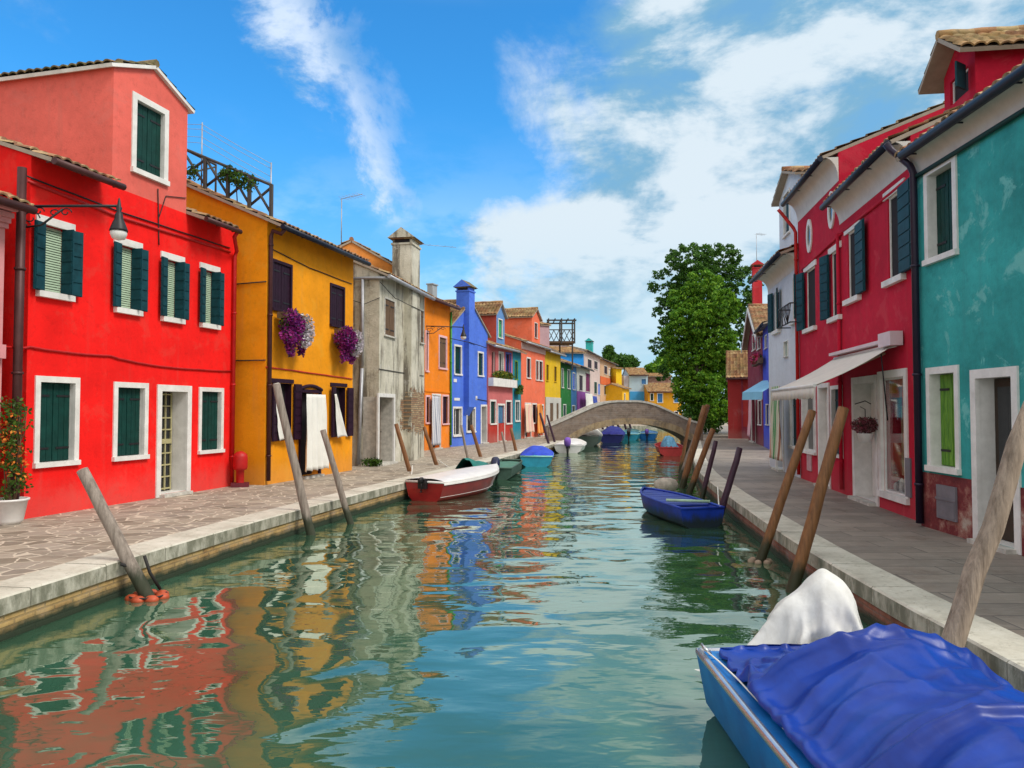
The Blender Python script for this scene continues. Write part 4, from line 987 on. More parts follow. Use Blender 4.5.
# ============================================================ POLES
PG=mat('grey_weathered_pole',(.24,.19,.155),.8,.4,3,.5,22,stretch=(8,8,.8),wet=.16,col2=(.34,.28,.24)); PB_=mat('brown_pole',(.20,.085,.03),.6,.4,3,.3,20,stretch=(8,8,.8),wet=.16); PD=mat('dark_plum_pole',(.045,.016,.035),.5,.3,3,.2,20,stretch=(8,8,.8),wet=.1)
def pole(bx,by,tx,ty,m,r,label,bz_=WZ,dY=0,group='mooring poles',knots=False,Y=None):
    b0=gp(bx,by,bz_) if Y is None else dp(bx,by,Y); t0=dp(tx,ty,b0.y+dY)
    e=empty('mooring_pole',Vector((b0.x,b0.y,b0.z)),0,label,'mooring pole',group)
    v=t0-b0; n=9; pts=[];rr=[]; r*=.86
    st=-.9/v.length if v.z>0 else -.3
    for i in range(n+1):
        t=st+(1-st)*i/n; w=Vector((mnoise.noise(Vector((bx,i*.7,0))),mnoise.noise(Vector((by,0,i*.7))),0))*(.05 if knots else .015)
        pts.append(v*t+w); rr.append(r*(1.08-.16*t)*(1+(.1*mnoise.noise(Vector((i*1.3,bx,by))) if knots else 0)))
    q=MB(); q.tube(pts,rr,14); q.build('post',m,e)
    q=MB(); q.tube([v*.999+(pts[-1]-v),v*1.004+(pts[-1]-v)],rr[-1]*.8,12); q.build('pole_top',STONE if m is PG else m,e)
    return e,b0,v
e1,b1,v1=pole(148,598,82,470,PG,.085,'thick pale grey mooring pole ringed by orange floats, nearest on the left bank')
pole(311,535,276,384,PG,.085,'tall grey mooring pole in front of the amber house left window'); pole(350.5,524,323,430,PG,.07,'shorter grey mooring pole in front of the white door curtain')
pole(414,486,396,424,PB_,.075,'brown mooring pole at the stern of the red motorboat by the grey house door'); pole(441,478,424,427,PB_,.075,'brown mooring pole behind the middle of the red motorboat')
pole(470,470,461,425,PG,.055,'thin grey pole rising behind the green covered dinghy'); pole(484,468,471,425,PB_,.08,'leaning brown pole next to the dark motor of the green skiff')
pole(507.5,462,502,432,PG,.055,'thin pole in front of the rose house door'); pole(518,461,511,428,PB_,.08,'brown pole at the left end of the turquoise boat')
pole(551,452,540,413,PD,.075,'dark leaning pole before the orange door curtain near the bridge'); pole(557,450,547,415,PD,.07,'dark leaning pole before the whitewashed ground floor near the bridge')
pole(760,562,812,411,PB_,.075,'brown mooring pole left of the pair beside the curving right quay'); pole(792,592,843.5,408,PB_,.085,'brown mooring pole right of the pair, taller and nearer')
pole(718,522,740,448,PD,.075,'dark plum post behind the stern of the small blue boat'); pole(702,498,716,441,PD,.07,'dark plum post just beyond the small blue boat')
pole(689,493,713,429,PB_,.09,'nearest brown pole of the bundle, with a flat grey top'); pole(682,488,705,406,PB_,.10,'tallest brown pole of the right bank bundle'); pole(684,482,708,405,PB_,.09,'slim brown pole crossing just behind the tallest one')
pole(681,478,703,418,PG,.11,'thick grey brown pole in the middle of the bundle'); pole(680,472,690,418,PB_,.07,'upright brown pole leftmost in the bundle in front of the bridge')
pole(944,668,1033,404,mat('knotty_grey_pole',(.30,.22,.155),.85,.5,2.2,.9,9,stretch=(9,9,1.0),col2=(.42,.33,.25)),.088,'thick knotty grey pole with split grain beside the large tarpaulin boat',Y=5.75,bz_=0,knots=True)
# far poles seen through the arch
for i,(x,l) in enumerate(((602,'leftmost'),(607,'second'),(613,'third'),(618,'fourth'),(625,'fifth'),(630,'rightmost'))): pole(x+2,433,x-1,422,PD,.12,l+' of the slanting poles seen through the bridge arch',Y=70)
# floats round first pole
fl=empty('pole_floats',(b1.x,b1.y,WZ),0,'ring of orange and red floats at the foot of the nearest left pole','float')
FO=mat('orange_buoy_plastic',(.38,.06,.02),.5,.3,8,.2)
for k in range(7):
    a=2*PI*k/7; q=MB(); q.ell((.17*math.cos(a),.17*math.sin(a),.01),(.085,.075,.055),10,6); q.build('float',FO,fl)
q=MB(); q.tube([(.2*math.cos(a),.2*math.sin(a),.04) for a in [2*PI*k/20 for k in range(21)]],.012,5); q.tube([(-.1,.1,.08),(-.16,.0,.35),(-.28,-.1,.42)],.02,5); q.tube([(.1,.1,.08),(.02,.0,.3),(-.05,.0,.5)],.02,5); q.build('rope',CABLE,fl)
q=MB()
for (x,y) in ((760,562),):
    b0=gp(x,y,WZ)
    for k in range(6): a=2*PI*k/6; q.ell((b0.x+.13*math.cos(a),b0.y+.13*math.sin(a),WZ+.01),(.055,.055,.045),8,5)
tag(q.build('rope_ring',mat('dirty_rope',(.3,.22,.16),.9,.3,9,.3)),'worn rope ring at the waterline of the left brown pole of the pair','rope')
# ============================================================ BOATS
import numpy as np
def cloth_sim(P,rx,ry,pin,coll,steps=200,bend=.2,dt=.016,sweeps=6,fric=.35):
    """small position based cloth solver so that covers drape by gravity over their supports"""
    V=np.zeros_like(P); w=np.where(pin,0.,1.)[...,None]; n,m,_=P.shape
    rd=np.sqrt(rx[:,:-1]**2+ry[:-1,:]**2); r2x=rx[1:]+rx[:-1]; r2y=ry[:,1:]+ry[:,:-1]
    def sat(Q,A,B,r,k,push=True):
        d=Q[B]-Q[A]; l=np.linalg.norm(d,axis=-1,keepdims=True)+1e-9; c=(l-r[...,None])
        wa=w[A]; wb=w[B]; ws=np.maximum(wa+wb,1e-9); g=k*c*d/l/ws; Q[A]+=wa*g; Q[B]-=wb*g
    sl=np.s_
    for it in range(steps):
        V[...,2]-=9.8*dt; V*=.975; Q=P+V*dt*w
        for sw in range(sweeps):
            for s0 in (0,1):
                a=len(range(s0,n-1,2)); sat(Q,sl[s0:s0+2*a:2],sl[s0+1:s0+1+2*a:2],rx[s0::2],1.)
                b=len(range(s0,m-1,2)); sat(Q,sl[:,s0:s0+2*b:2],sl[:,s0+1:s0+1+2*b:2],ry[:,s0::2],1.)
            for s0 in (0,1):
                A_=sl[s0:n-1:2,0:m-1]; 
                for t0 in (0,1):
                    a=len(range(s0,n-1,2)); b=len(range(t0,m-1,2)); r=rd[s0::2,t0::2]
                    sat(Q,sl[s0:s0+2*a:2,t0:t0+2*b:2],sl[s0+1:s0+1+2*a:2,t0+1:t0+1+2*b:2],r,.35)
                    sat(Q,sl[s0+1:s0+1+2*a:2,t0:t0+2*b:2],sl[s0:s0+2*a:2,t0+1:t0+1+2*b:2],r,.35)
            for s0 in range(4):
                a=len(range(s0,n-2,4)); sat(Q,sl[s0:s0+4*a:4],sl[s0+2:s0+2+4*a:4],r2x[s0::4],bend)
                b=len(range(s0,m-2,4)); sat(Q,sl[:,s0:s0+4*b:4],sl[:,s0+2:s0+2+4*b:4],r2y[:,s0::4],bend)
            Qb=Q.copy() if sw==sweeps-1 else None; coll(Q)
        V=(Q-P)/dt; hit=(np.abs(Q-Qb).sum(-1)>1e-7)[...,None]; V=np.where(hit,V*fric,V); P=np.where(pin[...,None],P,Q)
    return P

def bstat(t,B,tr): 
    b=B/2*(tr+(1-tr)*math.sin(PI/2*min(t/.45,1)))
    if t>.45: b*=max(0,1-((t-.45)/.55)**2.3)
    return b
class Boat:
    def __init__(s,name,label,stern,bow,B,H,hm,z=WZ,tr=.8,draft=.2,sheer=.15,rake=.35,cat='boat',group=None,square=False,gw=None,inner=None,flare=.75):
        S=Vector((stern[0],stern[1],z)); Bw=Vector((bow[0],bow[1],z)); d=Bw-S; s.L=d.length; s.B=B; s.H=H; s.tr=tr; s.sheer=sheer; s.square=square
        s.root=empty(name,S,math.atan2(d.y,d.x),label,cat,group)
        n=22; T=[i/n for i in range(n+1)]
        def outer(t,ins=0):
            b=(B/2*(tr+(1-tr)*math.sin(PI/2*min(t/.4,1))) if not square else B/2)
            if not square and t>.45: b*=max(0,1-((t-.45)/.55)**2.3)
            if square and t>.8: b*=1-.25*((t-.8)/.2)**2
            b=max(.0,b-ins); zt=H+sheer*t*t; zk=-draft*(1-t**5)
            xt=t*s.L; xo=lambda f: xt-rake*(1-f)*t**3
            fl=flare
            return [Vector((xo(0),0,zk)),Vector((xo(.15),b*fl*.6,zk+.04)),Vector((xo(.5),b*(fl+.1),zk+(zt-zk)*.42)),Vector((xo(1),b,zt))]
        mb=MB(); full=[]
        for t in T:
            h=outer(t); full.append([Vector((p.x,-p.y,p.z)) for p in h[::-1]]+h[1:])
        mb.grid(full,0,True); mb.face(full[0],0)
        if square: mb.face(full[-1][::-1],0)
        # inner shell
        inn=[]
        for t in T:
            h=outer(t,.05); h=[Vector((min(p.x+.04*(1-2*t),s.L-.05),p.y*.96,max(p.z+.1,-draft+.12) if i<3 else p.z)) for i,p in enumerate(h)]
            inn.append([Vector((p.x,-p.y,p.z)) for p in h[::-1]]+h[1:])
        mb.grid(inn,1,True); mb.face(inn[0][::-1],1)
        mb.build('hull',[hm,inner or hm],s.root)
        q=MB(); path=[f[0] for f in full]+[f[-1] for f in full[::-1]]
        q.tube([f[0]+Vector((0,.02,.01)) for f in full],.028,8); q.tube([f[-1]+Vector((0,-.02,.01)) for f in full],.028,8); q.tube([full[0][0]+Z1*.01,full[0][-1]+Z1*.01],.028,8)
        if square: q.tube([full[-1][0]+Z1*.01,full[-1][-1]+Z1*.01],.028,8)
        q.build('gunwale',gw or hm,s.root); s.outer=outer
    def cover(s,t0,t1,h,m,name='cover',inset=.0,wr=.02,ridge=2.2,n=30,prof=None,seed=0,nu=22):
        rows=[]
        for i in range(n+1):
            t=t0+(t1-t0)*i/n; g=s.outer(t)[3]; b=max(.02,g.y-inset); k=prof(i/n) if prof else math.sin(PI*min(1,max(0,i/n)))**.5
            row=[]
            for j in range(-nu//2,nu//2+1):
                e=j/(nu/2); zz=g.z+.035+h*k*(1-abs(e)**ridge)
                zz+=wr*(mnoise.noise(Vector((t*s.L*2.2+seed,e*b*2.2,seed)))+.6*math.sin(e*9+t*s.L*5+3*mnoise.noise(Vector((t*3,e,seed)))))*(1-abs(e)**4)
                row.append(Vector((g.x,e*b,zz)))
            rows.append([row[0]-Z1*.09+Vector((0,-.012,0))]+row+[row[-1]-Z1*.09+Vector((0,.012,0))])
        mb=MB(); mb.grid(rows,0,True); return mb.build(name,m,s.root)
    def deck(s,t0,t1,m,name='deck',dz=-.03):
        mb=MB(); rows=[]
        for i in range(15):
            t=t0+(t1-t0)*i/14; g=s.outer(t)[3]; rows.append([Vector((g.x,-g.y+.03,g.z+dz)),Vector((g.x,0,g.z+dz+.03)),Vector((g.x,g.y-.03,g.z+dz))])
        mb.grid(rows,0,True); return mb.build(name,m,s.root)
    def thwart(s,t,m,w=.22,dz=-.12,name='seat'):
        g=s.outer(t)[3]; mb=MB(); mb.box(g.x-w/2,g.x+w/2,-g.y+.06,g.y-.06,g.z+dz-.04,g.z+dz); return mb.build(name,m,s.root)
    def motor(s,m,tilt=0,sc=1,cloth=False,y=0):
        from mathutils import Euler
        e=Euler((0,-tilt,0)); g=s.outer(0)[3]; P=Vector((-.1,y,g.z))
        q=MB(); q.ell(P+Vector((-.14,0,.17))*sc,(.25*sc,.15*sc,.19*sc),16,10,0,.7,e)
        c=q.build('outboard_motor',m,s.root)
        q=MB(); a=Vector((-.1,0,.1)); b_=Vector((-.16,0,-.7)); b_.rotate(e); q.tube([P+a*sc,P+a*sc+b_*sc*.5,P+a*sc+b_*sc],[.07*sc,.05*sc,.04*sc],8)
        q.box(P.x-.04,P.x+.12,y-.1,y+.1,P.z-.15,P.z+.08); k=P+a*sc+b_*sc; q.ell(k,(.16*sc,.05*sc,.05*sc),8,5); q.build('motor_leg',BLACKM,c)
        return c
ROYAL,nt,b=newmat('royal_blue_tarpaulin'); v=coords(nt)
c=ramp(nt,noise(nt,v,2.5,5,.6),[(.35,(.0003,.020,.20)),(.65,(.0004,.042,.33))]); L(nt,c,b.inputs['Base Color']); b.inputs['Roughness'].default_value=.42; b.inputs['Specular IOR Level'].default_value=.42
vw=N(nt,'ShaderNodeTexVoronoi'); vw.feature='SMOOTH_F1'; vw.inputs['Scale'].default_value=3.2; vw.inputs['Smoothness'].default_value=.4
dv=N(nt,'ShaderNodeVectorMath'); dv.operation='MULTIPLY_ADD'; dv.inputs[1].default_value=(.8,.8,.8); nn=N(nt,'ShaderNodeTexNoise'); nn.inputs['Scale'].default_value=2.2; L(nt,v,nn.inputs['Vector']); L(nt,nn.outputs['Color'],dv.inputs[0]); L(nt,coords(nt,(1,.45,1)),dv.inputs[2]); L(nt,dv.outputs[0],vw.inputs['Vector'])
def ridged(nt,vec,sc,det=2,dist=.6,w=.05):
    n_=noise(nt,vec,sc,det,.5,dist); return mrange(nt,math_(nt,'ABSOLUTE',math_(nt,'SUBTRACT',n_,.5)),0,w,1,0)
_h=math_(nt,'ADD',ridged(nt,coords(nt,(1,.5,1)),3.2,2,.5,.07),math_(nt,'MULTIPLY',ridged(nt,coords(nt,(.5,1,1)),6.5,3,.8,.06),.5))
bump(nt,b,math_(nt,'ADD',math_(nt,'MULTIPLY',_h,.25),math_(nt,'MULTIPLY',noise(nt,v,14,5,.6),.5)),.22,.012)
CLOTHW,nt,b=newmat('crumpled_white_sheet'); v=coords(nt)
_c=ramp(nt,noise(nt,v,3,5,.7),[(.3,(.50,.49,.46)),(.6,(.68,.68,.66))]); L(nt,_c,b.inputs['Base Color']); b.inputs['Roughness'].default_value=.95; b.inputs['Specular IOR Level'].default_value=.1
_h=math_(nt,'ADD',ridged(nt,coords(nt,(1,1,.4)),4.5,2,.6,.09),math_(nt,'MULTIPLY',ridged(nt,coords(nt,(1,1,.6)),9,3,.8,.08),.5))
bump(nt,b,_h,.12,.01)
v=coords(nt)
SKYB=mat('sky_blue_hull_paint',(.004,.13,.46),.45,.2,3,.08,20,col2=(.006,.20,.56),spec=.3); CHROME=mat('worn_steel_rail',(.6,.62,.66),.25,.1,5,.05,metal=.9)
NAVY=mat('cobalt_hull_paint',(.008,.04,.36),.4,.3,3,.15,wet=.02,spec=.3); NAVYD=mat('faded_cobalt_planks',(.02,.05,.36),.5,.3,4,.2,20)
# 1 big tarpaulin boat in the foreground
bt=Boat('covered_boat','large sky blue boat under a royal blue tarpaulin in the right foreground',(2.24,5.72),(2.40,-.6),1.82,.43,SKYB,tr=.96,draft=.2,sheer=.08,flare=.82,gw=CHROME,rake=.2)
mb=MB(); rows=[]
for i in range(20):
    t=i/19*.8; g=bt.outer(t)[3]; rows.append([Vector((g.x,g.y+.0,g.z+.012)),Vector((g.x,g.y-.24,g.z+.02))])
for sg in (1,-1):
    mb=MB(); mb.grid([[Vector((p.x,p.y*sg,p.z)) for p in r] for r in rows],0,False); mb.build('side_deck',SKYB,bt.root)
mb=MB(); mb.box(-.02,.2,-.87,.87,.425,.45); mb.build('stern_deck',SKYB,bt.root)
def edge_y(x): return bt.outer(min(.97,max(0,x)/bt.L))[3].y-.15
gz=bt.outer(.1)[3].z
nx_,ny_=176,64; x0_,x1_=.10,4.9
Xg=np.linspace(x0_,x1_,nx_); ey_=np.array([edge_y(x) for x in Xg]); Eg=np.linspace(-1,1,ny_)
Pc=np.zeros((nx_,ny_,3)); Pc[:,:,0]=Xg[:,None]; Pc[:,:,1]=Eg[None,:]*ey_[:,None]
ramp_=np.clip((Xg-.05)/.95,0,1); ramp_=ramp_**1.1
dome=(1-np.abs(Eg)**2.2)**.7
Pc[:,:,2]=gz+.08+.43*ramp_[:,None]*dome[None,:]
rng=np.random.default_rng(5); 
rx_=np.full((nx_-1,ny_),(x1_-x0_)/(nx_-1)); ry_=np.full((nx_,ny_-1),1.0)*np.linalg.norm(Pc[:,1:]-Pc[:,:-1],axis=2)
rx_=np.linalg.norm(Pc[1:]-Pc[:-1],axis=2)
sl_=1.07+.06*np.clip((Xg-1.45)/.3,0,1); rx_=rx_*(.5*(sl_[1:]+sl_[:-1]))[:,None]; ry_=ry_*1.085
Pc[:,:,2]+=rng.normal(0,.004,(nx_,ny_))
pin=np.zeros((nx_,ny_),bool); pin[0,::7]=True; pin[0,0]=pin[0,-1]=True; pin[-1,:]=True
for k in range(0,nx_,8): pin[k,0]=pin[k,-1]=True
hoops=((1.02,.46),(2.2,.44),(3.5,.44))
def coll(P):
    x=P[...,0]; y=P[...,1]; e=np.clip(np.abs(y)/.76,0,1); h=np.full(x.shape,gz+.045)
    d_=(1-e**2.2)**.75
    h=np.maximum(h,gz+.02+.39*np.clip((x-.15)/.85,0,1)*(1-e**1.8)**1.0*(1-.16*np.exp(-((x-1.6)/.3)**2))+.035*np.sin(x*4+1)*np.sin(y*7+x*3))
    for hx,hh in hoops: h=np.maximum(h,gz+hh*d_-1.2*np.maximum(0,np.abs(x-hx)-.015))
    h=np.maximum(h,gz+.30*np.clip((x-.55)/.5,0,1)-2.0*np.maximum(0,np.abs(y+.02)-.02)+0*x)
    P[...,2]=np.maximum(P[...,2],h)
Pc=cloth_sim(Pc,rx_,ry_,pin,coll,steps=230,bend=.12)
for i_ in range(nx_):
    for j_ in range(ny_):
        x,y,z=Pc[i_,j_]; e=Eg[j_]; k=abs(e); wb=mnoise.noise(Vector((x*1.3,y*1.6,3.1))); wc=mnoise.noise(Vector((x*3.1,y*2.2,8.1)))
        g_=min(1,max(0,(x-1.12-.12*math.sin(e*2.4))/.07)); ed_=(1-k**10)*min(1,(x-.1)/.3)
        s1=abs(math.sin(x*8.2+2.2*e+2.4*wb)); s2=abs(math.sin(x*19+4.5*e-3.5*wb+2*wc)); s3=abs(math.sin(y*9-3.2*x+3*wb)); s4=abs(math.sin(y*5+6.5*x+2.5*wc))
        d_=g_*(.062*(1-s1)**2.6*(.4+.6*k)+.026*(1-s2)**2*(.35+.65*k)+.026*(1-s3)**3.5*(1-k))
        d_+=(1-g_)*(.048*(1-s4)**3.5+.034*(1-s3)**3.5)+.030*math.exp(-((x-1.14-.12*math.sin(e*2.4))/.022)**2)
        Pc[i_,j_,2]=z+d_*ed_
mb=MB(); rows=[[Vector(p) for p in r] for r in Pc]; rows=[[r[0]-Z1*.03]+r+[r[-1]-Z1*.03] for r in rows]
mb.grid(rows,0,True); mb.face(rows[0],0); tpl=mb.build('tarpaulin',ROYAL,bt.root); _s=tpl.modifiers.new('sub','SUBSURF'); _s.levels=1; _s.render_levels=1
q=MB(); q.tube([(.03,-.80,.46),(.03,-.84,.50),(.12,-.84,.50),(.12,-.80,.46)],.012,6); q.build('cleat',CHROME,bt.root)
q=MB(); q.tube([(.04,-.84,.48),(.3,-.80,.47),(.7,-.785,.475),(1.3,-.78,.475),(2.2,-.78,.48),(3.4,-.78,.49)],.006,5); q.build('rope',CLOTH,bt.root)
# outboard wrapped in white cloth at its stern
cl=empty('covered_outboard_motor',(2.44,6.02,WZ+.05),0,'outboard motor wrapped in white cloth behind the big tarpaulin boat','outboard motor')
q=MB(); q.ell((-.02,0,.58),(.14,.16,.18),14,9,0,.8); q.tube([(0,0,.5),(0,.05,.1),(0,.08,-.4)],[.08,.06,.05],8); q.build('motor',BLACKM,cl)
ng=72; S_=1.75; Pc=np.zeros((ng,ng,3)); g1=np.linspace(-S_/2,S_/2,ng); Pc[:,:,0]=g1[:,None]; Pc[:,:,1]=g1[None,:]; Pc[:,:,2]=.93+rng.normal(0,.003,(ng,ng))
ca_=math.cos(.5); sa_=math.sin(.5); Pc[:,:,0],Pc[:,:,1]=Pc[:,:,0]*ca_-Pc[:,:,1]*sa_,Pc[:,:,0]*sa_+Pc[:,:,1]*ca_
r0_=S_/(ng-1); rr0=np.full((ng-1,ng),r0_); rr1=np.full((ng,ng-1),r0_)
def ellc(P,c,r):
    d=(P-np.array(c))/np.array(r); l=np.linalg.norm(d,axis=-1,keepdims=True); ins=l<1
    P[...]=np.where(ins,np.array(c)+d/np.maximum(l,1e-6)*np.array(r),P)
def coll2(P):
    ellc(P,(0.02,0,.60),(.21,.25,.31)); ellc(P,(.06,.02,.25),(.18,.22,.42)); ellc(P,(-.17,0,.44),(.19,.2,.30)); ellc(P,(-.36,-.03,.16),(.15,.17,.26)); P[...,2]=np.maximum(P[...,2],.0)
pn=np.zeros((ng,ng),bool); pn[ng//2-1:ng//2+2,ng//2-1:ng//2+2]=True
Pc=cloth_sim(Pc,rr0,rr1,pn,coll2,steps=330,bend=.05)
def _fold(p):
    a=math.atan2(p[1],p[0]); w_=mnoise.noise(Vector((math.cos(a)*1.5,math.sin(a)*1.5,p[2]*1.5))); f=max(0,min(1,(.93-p[2])/.45))
    m=1+f*(.34*((1-abs(math.sin(3.5*a+2.6*w_+p[2])))**2.2)+.12*(1-abs(math.sin(11*a-4*w_)))**1.5)
    return Vector((p[0]*m,p[1]*m,p[2]))
mb=MB(); mb.grid([[_fold(p) for p in r] for r in Pc],0,True); o=mb.build('cloth_cover',CLOTHW,cl); sd=o.modifiers.new('sub','SUBSURF'); sd.levels=1; sd.render_levels=1
# 2 small cobalt boat
sb=Boat('rowing_boat','small cobalt blue boat with planked deck moored at the right quay',(3.62,14.5),(3.05,17.7),.98,.36,NAVY,tr=.9,draft=.12,sheer=.06,inner=NAVYD,flare=.8)
q=MB()
for i in range(13):
    t=.22+i*.055; g=sb.outer(t)[3]; q.box(g.x-.09,g.x+.09,-g.y+.05,g.y-.05,g.z-.03+.002*(i%2),g.z-.002+.002*(i%2))
q.build('planked_deck',NAVYD,sb.root)
q=MB(); g=sb.outer(.05)[3]; q.box(.03,.28,-g.y+.06,g.y-.06,g.z-.06,g.z-.03); q.build('stern_seat',mat('pale_worn_board',(.45,.55,.5),.6,.2,6,.1),sb.root)
q=MB(); g=sb.outer(.2)[3]; q.tube([(g.x-.05,-g.y+.05,g.z+.05),(g.x+.25,g.y-.1,g.z+.06)],.03,8); q.build('oar',mat('mint_paint',(.42,.62,.42),.5,.15,6,.05),sb.root)
bg=MB(); bg.ell((0,0,.17),(.33,.26,.2),18,10,0,.9)
for k,vv_ in enumerate(bg.v): 
    p=Vector(vv_); a=math.atan2(p.y,p.x); f=1+.1*math.sin(a*9)+.08*mnoise.noise(p*6); bg.v[k]=(p.x*f,p.y*f,p.z)
o=bg.build('cloth_bundle',mat('striped_canvas',(.42,.38,.32),.9,.4,6,.4,14)); p0=gp(668,491,WZ+.05); o.location=(p0.x,p0.y+.2,WZ+.02)
tag(o,'pale wrinkled canvas bundle afloat behind the small cobalt boat','bundle')
fb=Boat('covered_dinghy','little grey dinghy under the canvas bundle',(3.1,18.9),(2.85,20.6),.8,.14,WOODG,tr=.8,draft=.1,sheer=.05,rake=.1) if 0 else None
# 3 red motorboat
REDH=mat('dark_red_hull_paint',(.30,.012,.015),.3,.2,3,.08,col2=(.40,.02,.02),coat=.4); WHP=mat('white_boat_gelcoat',(.70,.68,.66),.35,.1,4,.05)
rb=Boat('motorboat','dark red motorboat with white deck moored in front of the grey house',(-2.15,18.7),(-.42,22.2),1.32,.46,REDH,tr=.85,draft=.15,sheer=.12,inner=WHP,gw=WHP,rake=.8,flare=.72)
rb.cover(.0,.99,.10,WHP,'foredeck',wr=.004,ridge=3,prof=lambda x:.6+.4*math.sin(PI*x))
q=MB(); q.tube([rb.outer(t)[2] for t in [i/14 for i in range(14)]],.006,6); q.tube([Vector((p.x,-p.y,p.z)) for p in [rb.outer(i/14)[2] for i in range(14)]],.006,6); q.build('chine_strip',WHP,rb.root); rb.motor(BLACKM,.2,.36)
def mooring(b,p0,tgt):
    t=Vector(tgt)-b.root.location; t.rotate(__import__('mathutils').Euler((0,0,-b.root.rotation_euler[2]))); a=Vector(p0)
    q=MB(); q.tube([a.lerp(t,k/10)-Z1*.35*math.sin(PI*k/10)*.5 for k in range(11)],.014,5); q.build('mooring_rope',CLOTH,b.root)
mooring(rb,(.1,.5,.5),(gp(414,486,WZ)+Vector((-.05,0,.6)))); mooring(rb,(3.2,.3,.5),(gp(441,478,WZ)+Vector((-.1,0,.6)))); mooring(sb,(.1,-.4,.38),(gp(718,522,WZ)+Vector((0,0,.7))))
# 4 green covered dinghy by the quay + green skiff
TEALT=mat('teal_canvas',(.012,.16,.14),.7,.25,4,.4,10)
gd=Boat('covered_dinghy','small dinghy under a humped teal canvas behind the red motorboat',(-1.42,23.0),(-.75,25.2),.8,.30,mat('dark_green_hull',(.015,.05,.04),.5,.2,4,.1),tr=.9,sheer=.05,rake=.1); gd.cover(.0,.9,.42,TEALT,wr=.04,prof=lambda x:(1-x)**.6)
SK=mat('grey_green_skiff_paint',(.05,.10,.075),.6,.35,4,.2); 
sk=Boat('skiff','dark grey green skiff with a tilted black outboard motor',(-.5,24.4),(-.05,27.7),1.0,.36,SK,square=True,tr=1,draft=.1,sheer=.05,inner=SK,rake=.2,flare=.85); sk.deck(.12,.95,mat('green_skiff_boards',(.06,.19,.13),.6,.3,5,.2),'floor',-.05); sk.motor(mat('navy_motor_cowl',(.012,.014,.05),.35,.2,5,.05),.7,.95)
# 5 turquoise boat blue dome
TQ=mat('turquoise_hull_paint',(.02,.28,.42),.4,.2,4,.1)
tb=Boat('covered_boat','turquoise boat with humped ultramarine cover moored by the left bank',(.95,29.9),(1.2,34),1.35,.40,TQ,tr=.95,draft=.12,inner=TQ,gw=mat('mint_gunwale',(.30,.62,.55),.5,.1,5,.05),sheer=.08)
tb.cover(.02,.8,.28,mat('ultramarine_canvas',(.01,.05,.50),.6,.2,4,.3,10),wr=.03)
# 6 white boat purple motor
VIO=mat('violet_canvas',(.16,.07,.38),.7,.3,5,.3,12)
wb=Boat('motorboat','white motorboat with a violet covered outboard before the bridge',(2.9,39.4),(3.6,43.0),1.55,.40,WHP,tr=.95,draft=.12,inner=WHP); wb.cover(.1,.95,.18,WHP,'deck',wr=.01); wb.motor(VIO,.25,1.15)
wc=Boat('motorboat','pale grey green motorboat with white cabin hump under the bridge arch',(4.6,46.6),(5.3,50.6),1.65,.62,mat('celadon_hull',(.30,.40,.34),.4,.15,4,.1),tr=.85,draft=.12,gw=WHP); wc.cover(.2,.9,.45,CLOTH,'cover',wr=.03)
nb=Boat('covered_boat','navy blue covered boat seen through the bridge arch',(6.7,51.5),(7.6,56),1.7,.55,mat('deep_navy_hull',(.008,.012,.12),.5,.2,4,.1),tr=.95); nb.cover(.0,.95,.45,mat('navy_canvas',(.006,.01,.18),.7,.2,4,.3,9),wr=.04)
for i,(x,Y,hm_,lab) in enumerate(((8.6,56,TQ,'blue boat seen through the arch beside the navy one'),(10.2,57.5,SKYB,'blue boat with raised outboard farthest right under the arch'),(9.4,61,mat('teal_hull',(.02,.2,.22),.5,.2,4,.1),'small teal boat farthest away under the arch'))):
    k=Boat('motorboat',lab,(x,Y),(x+.9,Y+3.8),1.5,.45,hm_,tr=.9,gw=mat('mint_gunwale_far',(.35,.6,.55),.5,.1,5,.05)); k.deck(.1,.9,hm_); k.motor(BLACKM if i!=1 else VIO,.3,.95)
rr=Boat('covered_boat','red boat with crumpled pale blue cover moored below the bridge on the right',(7.75,36.9),(8.1,40.4),1.35,.40,mat('signal_red_hull',(.42,.03,.03),.5,.2,4,.1),tr=.95,draft=.1); rr.cover(.02,.8,.45,mat('faded_blue_canvas',(.10,.28,.42),.7,.4,5,.5,8),wr=.07,seed=4,inset=.3)
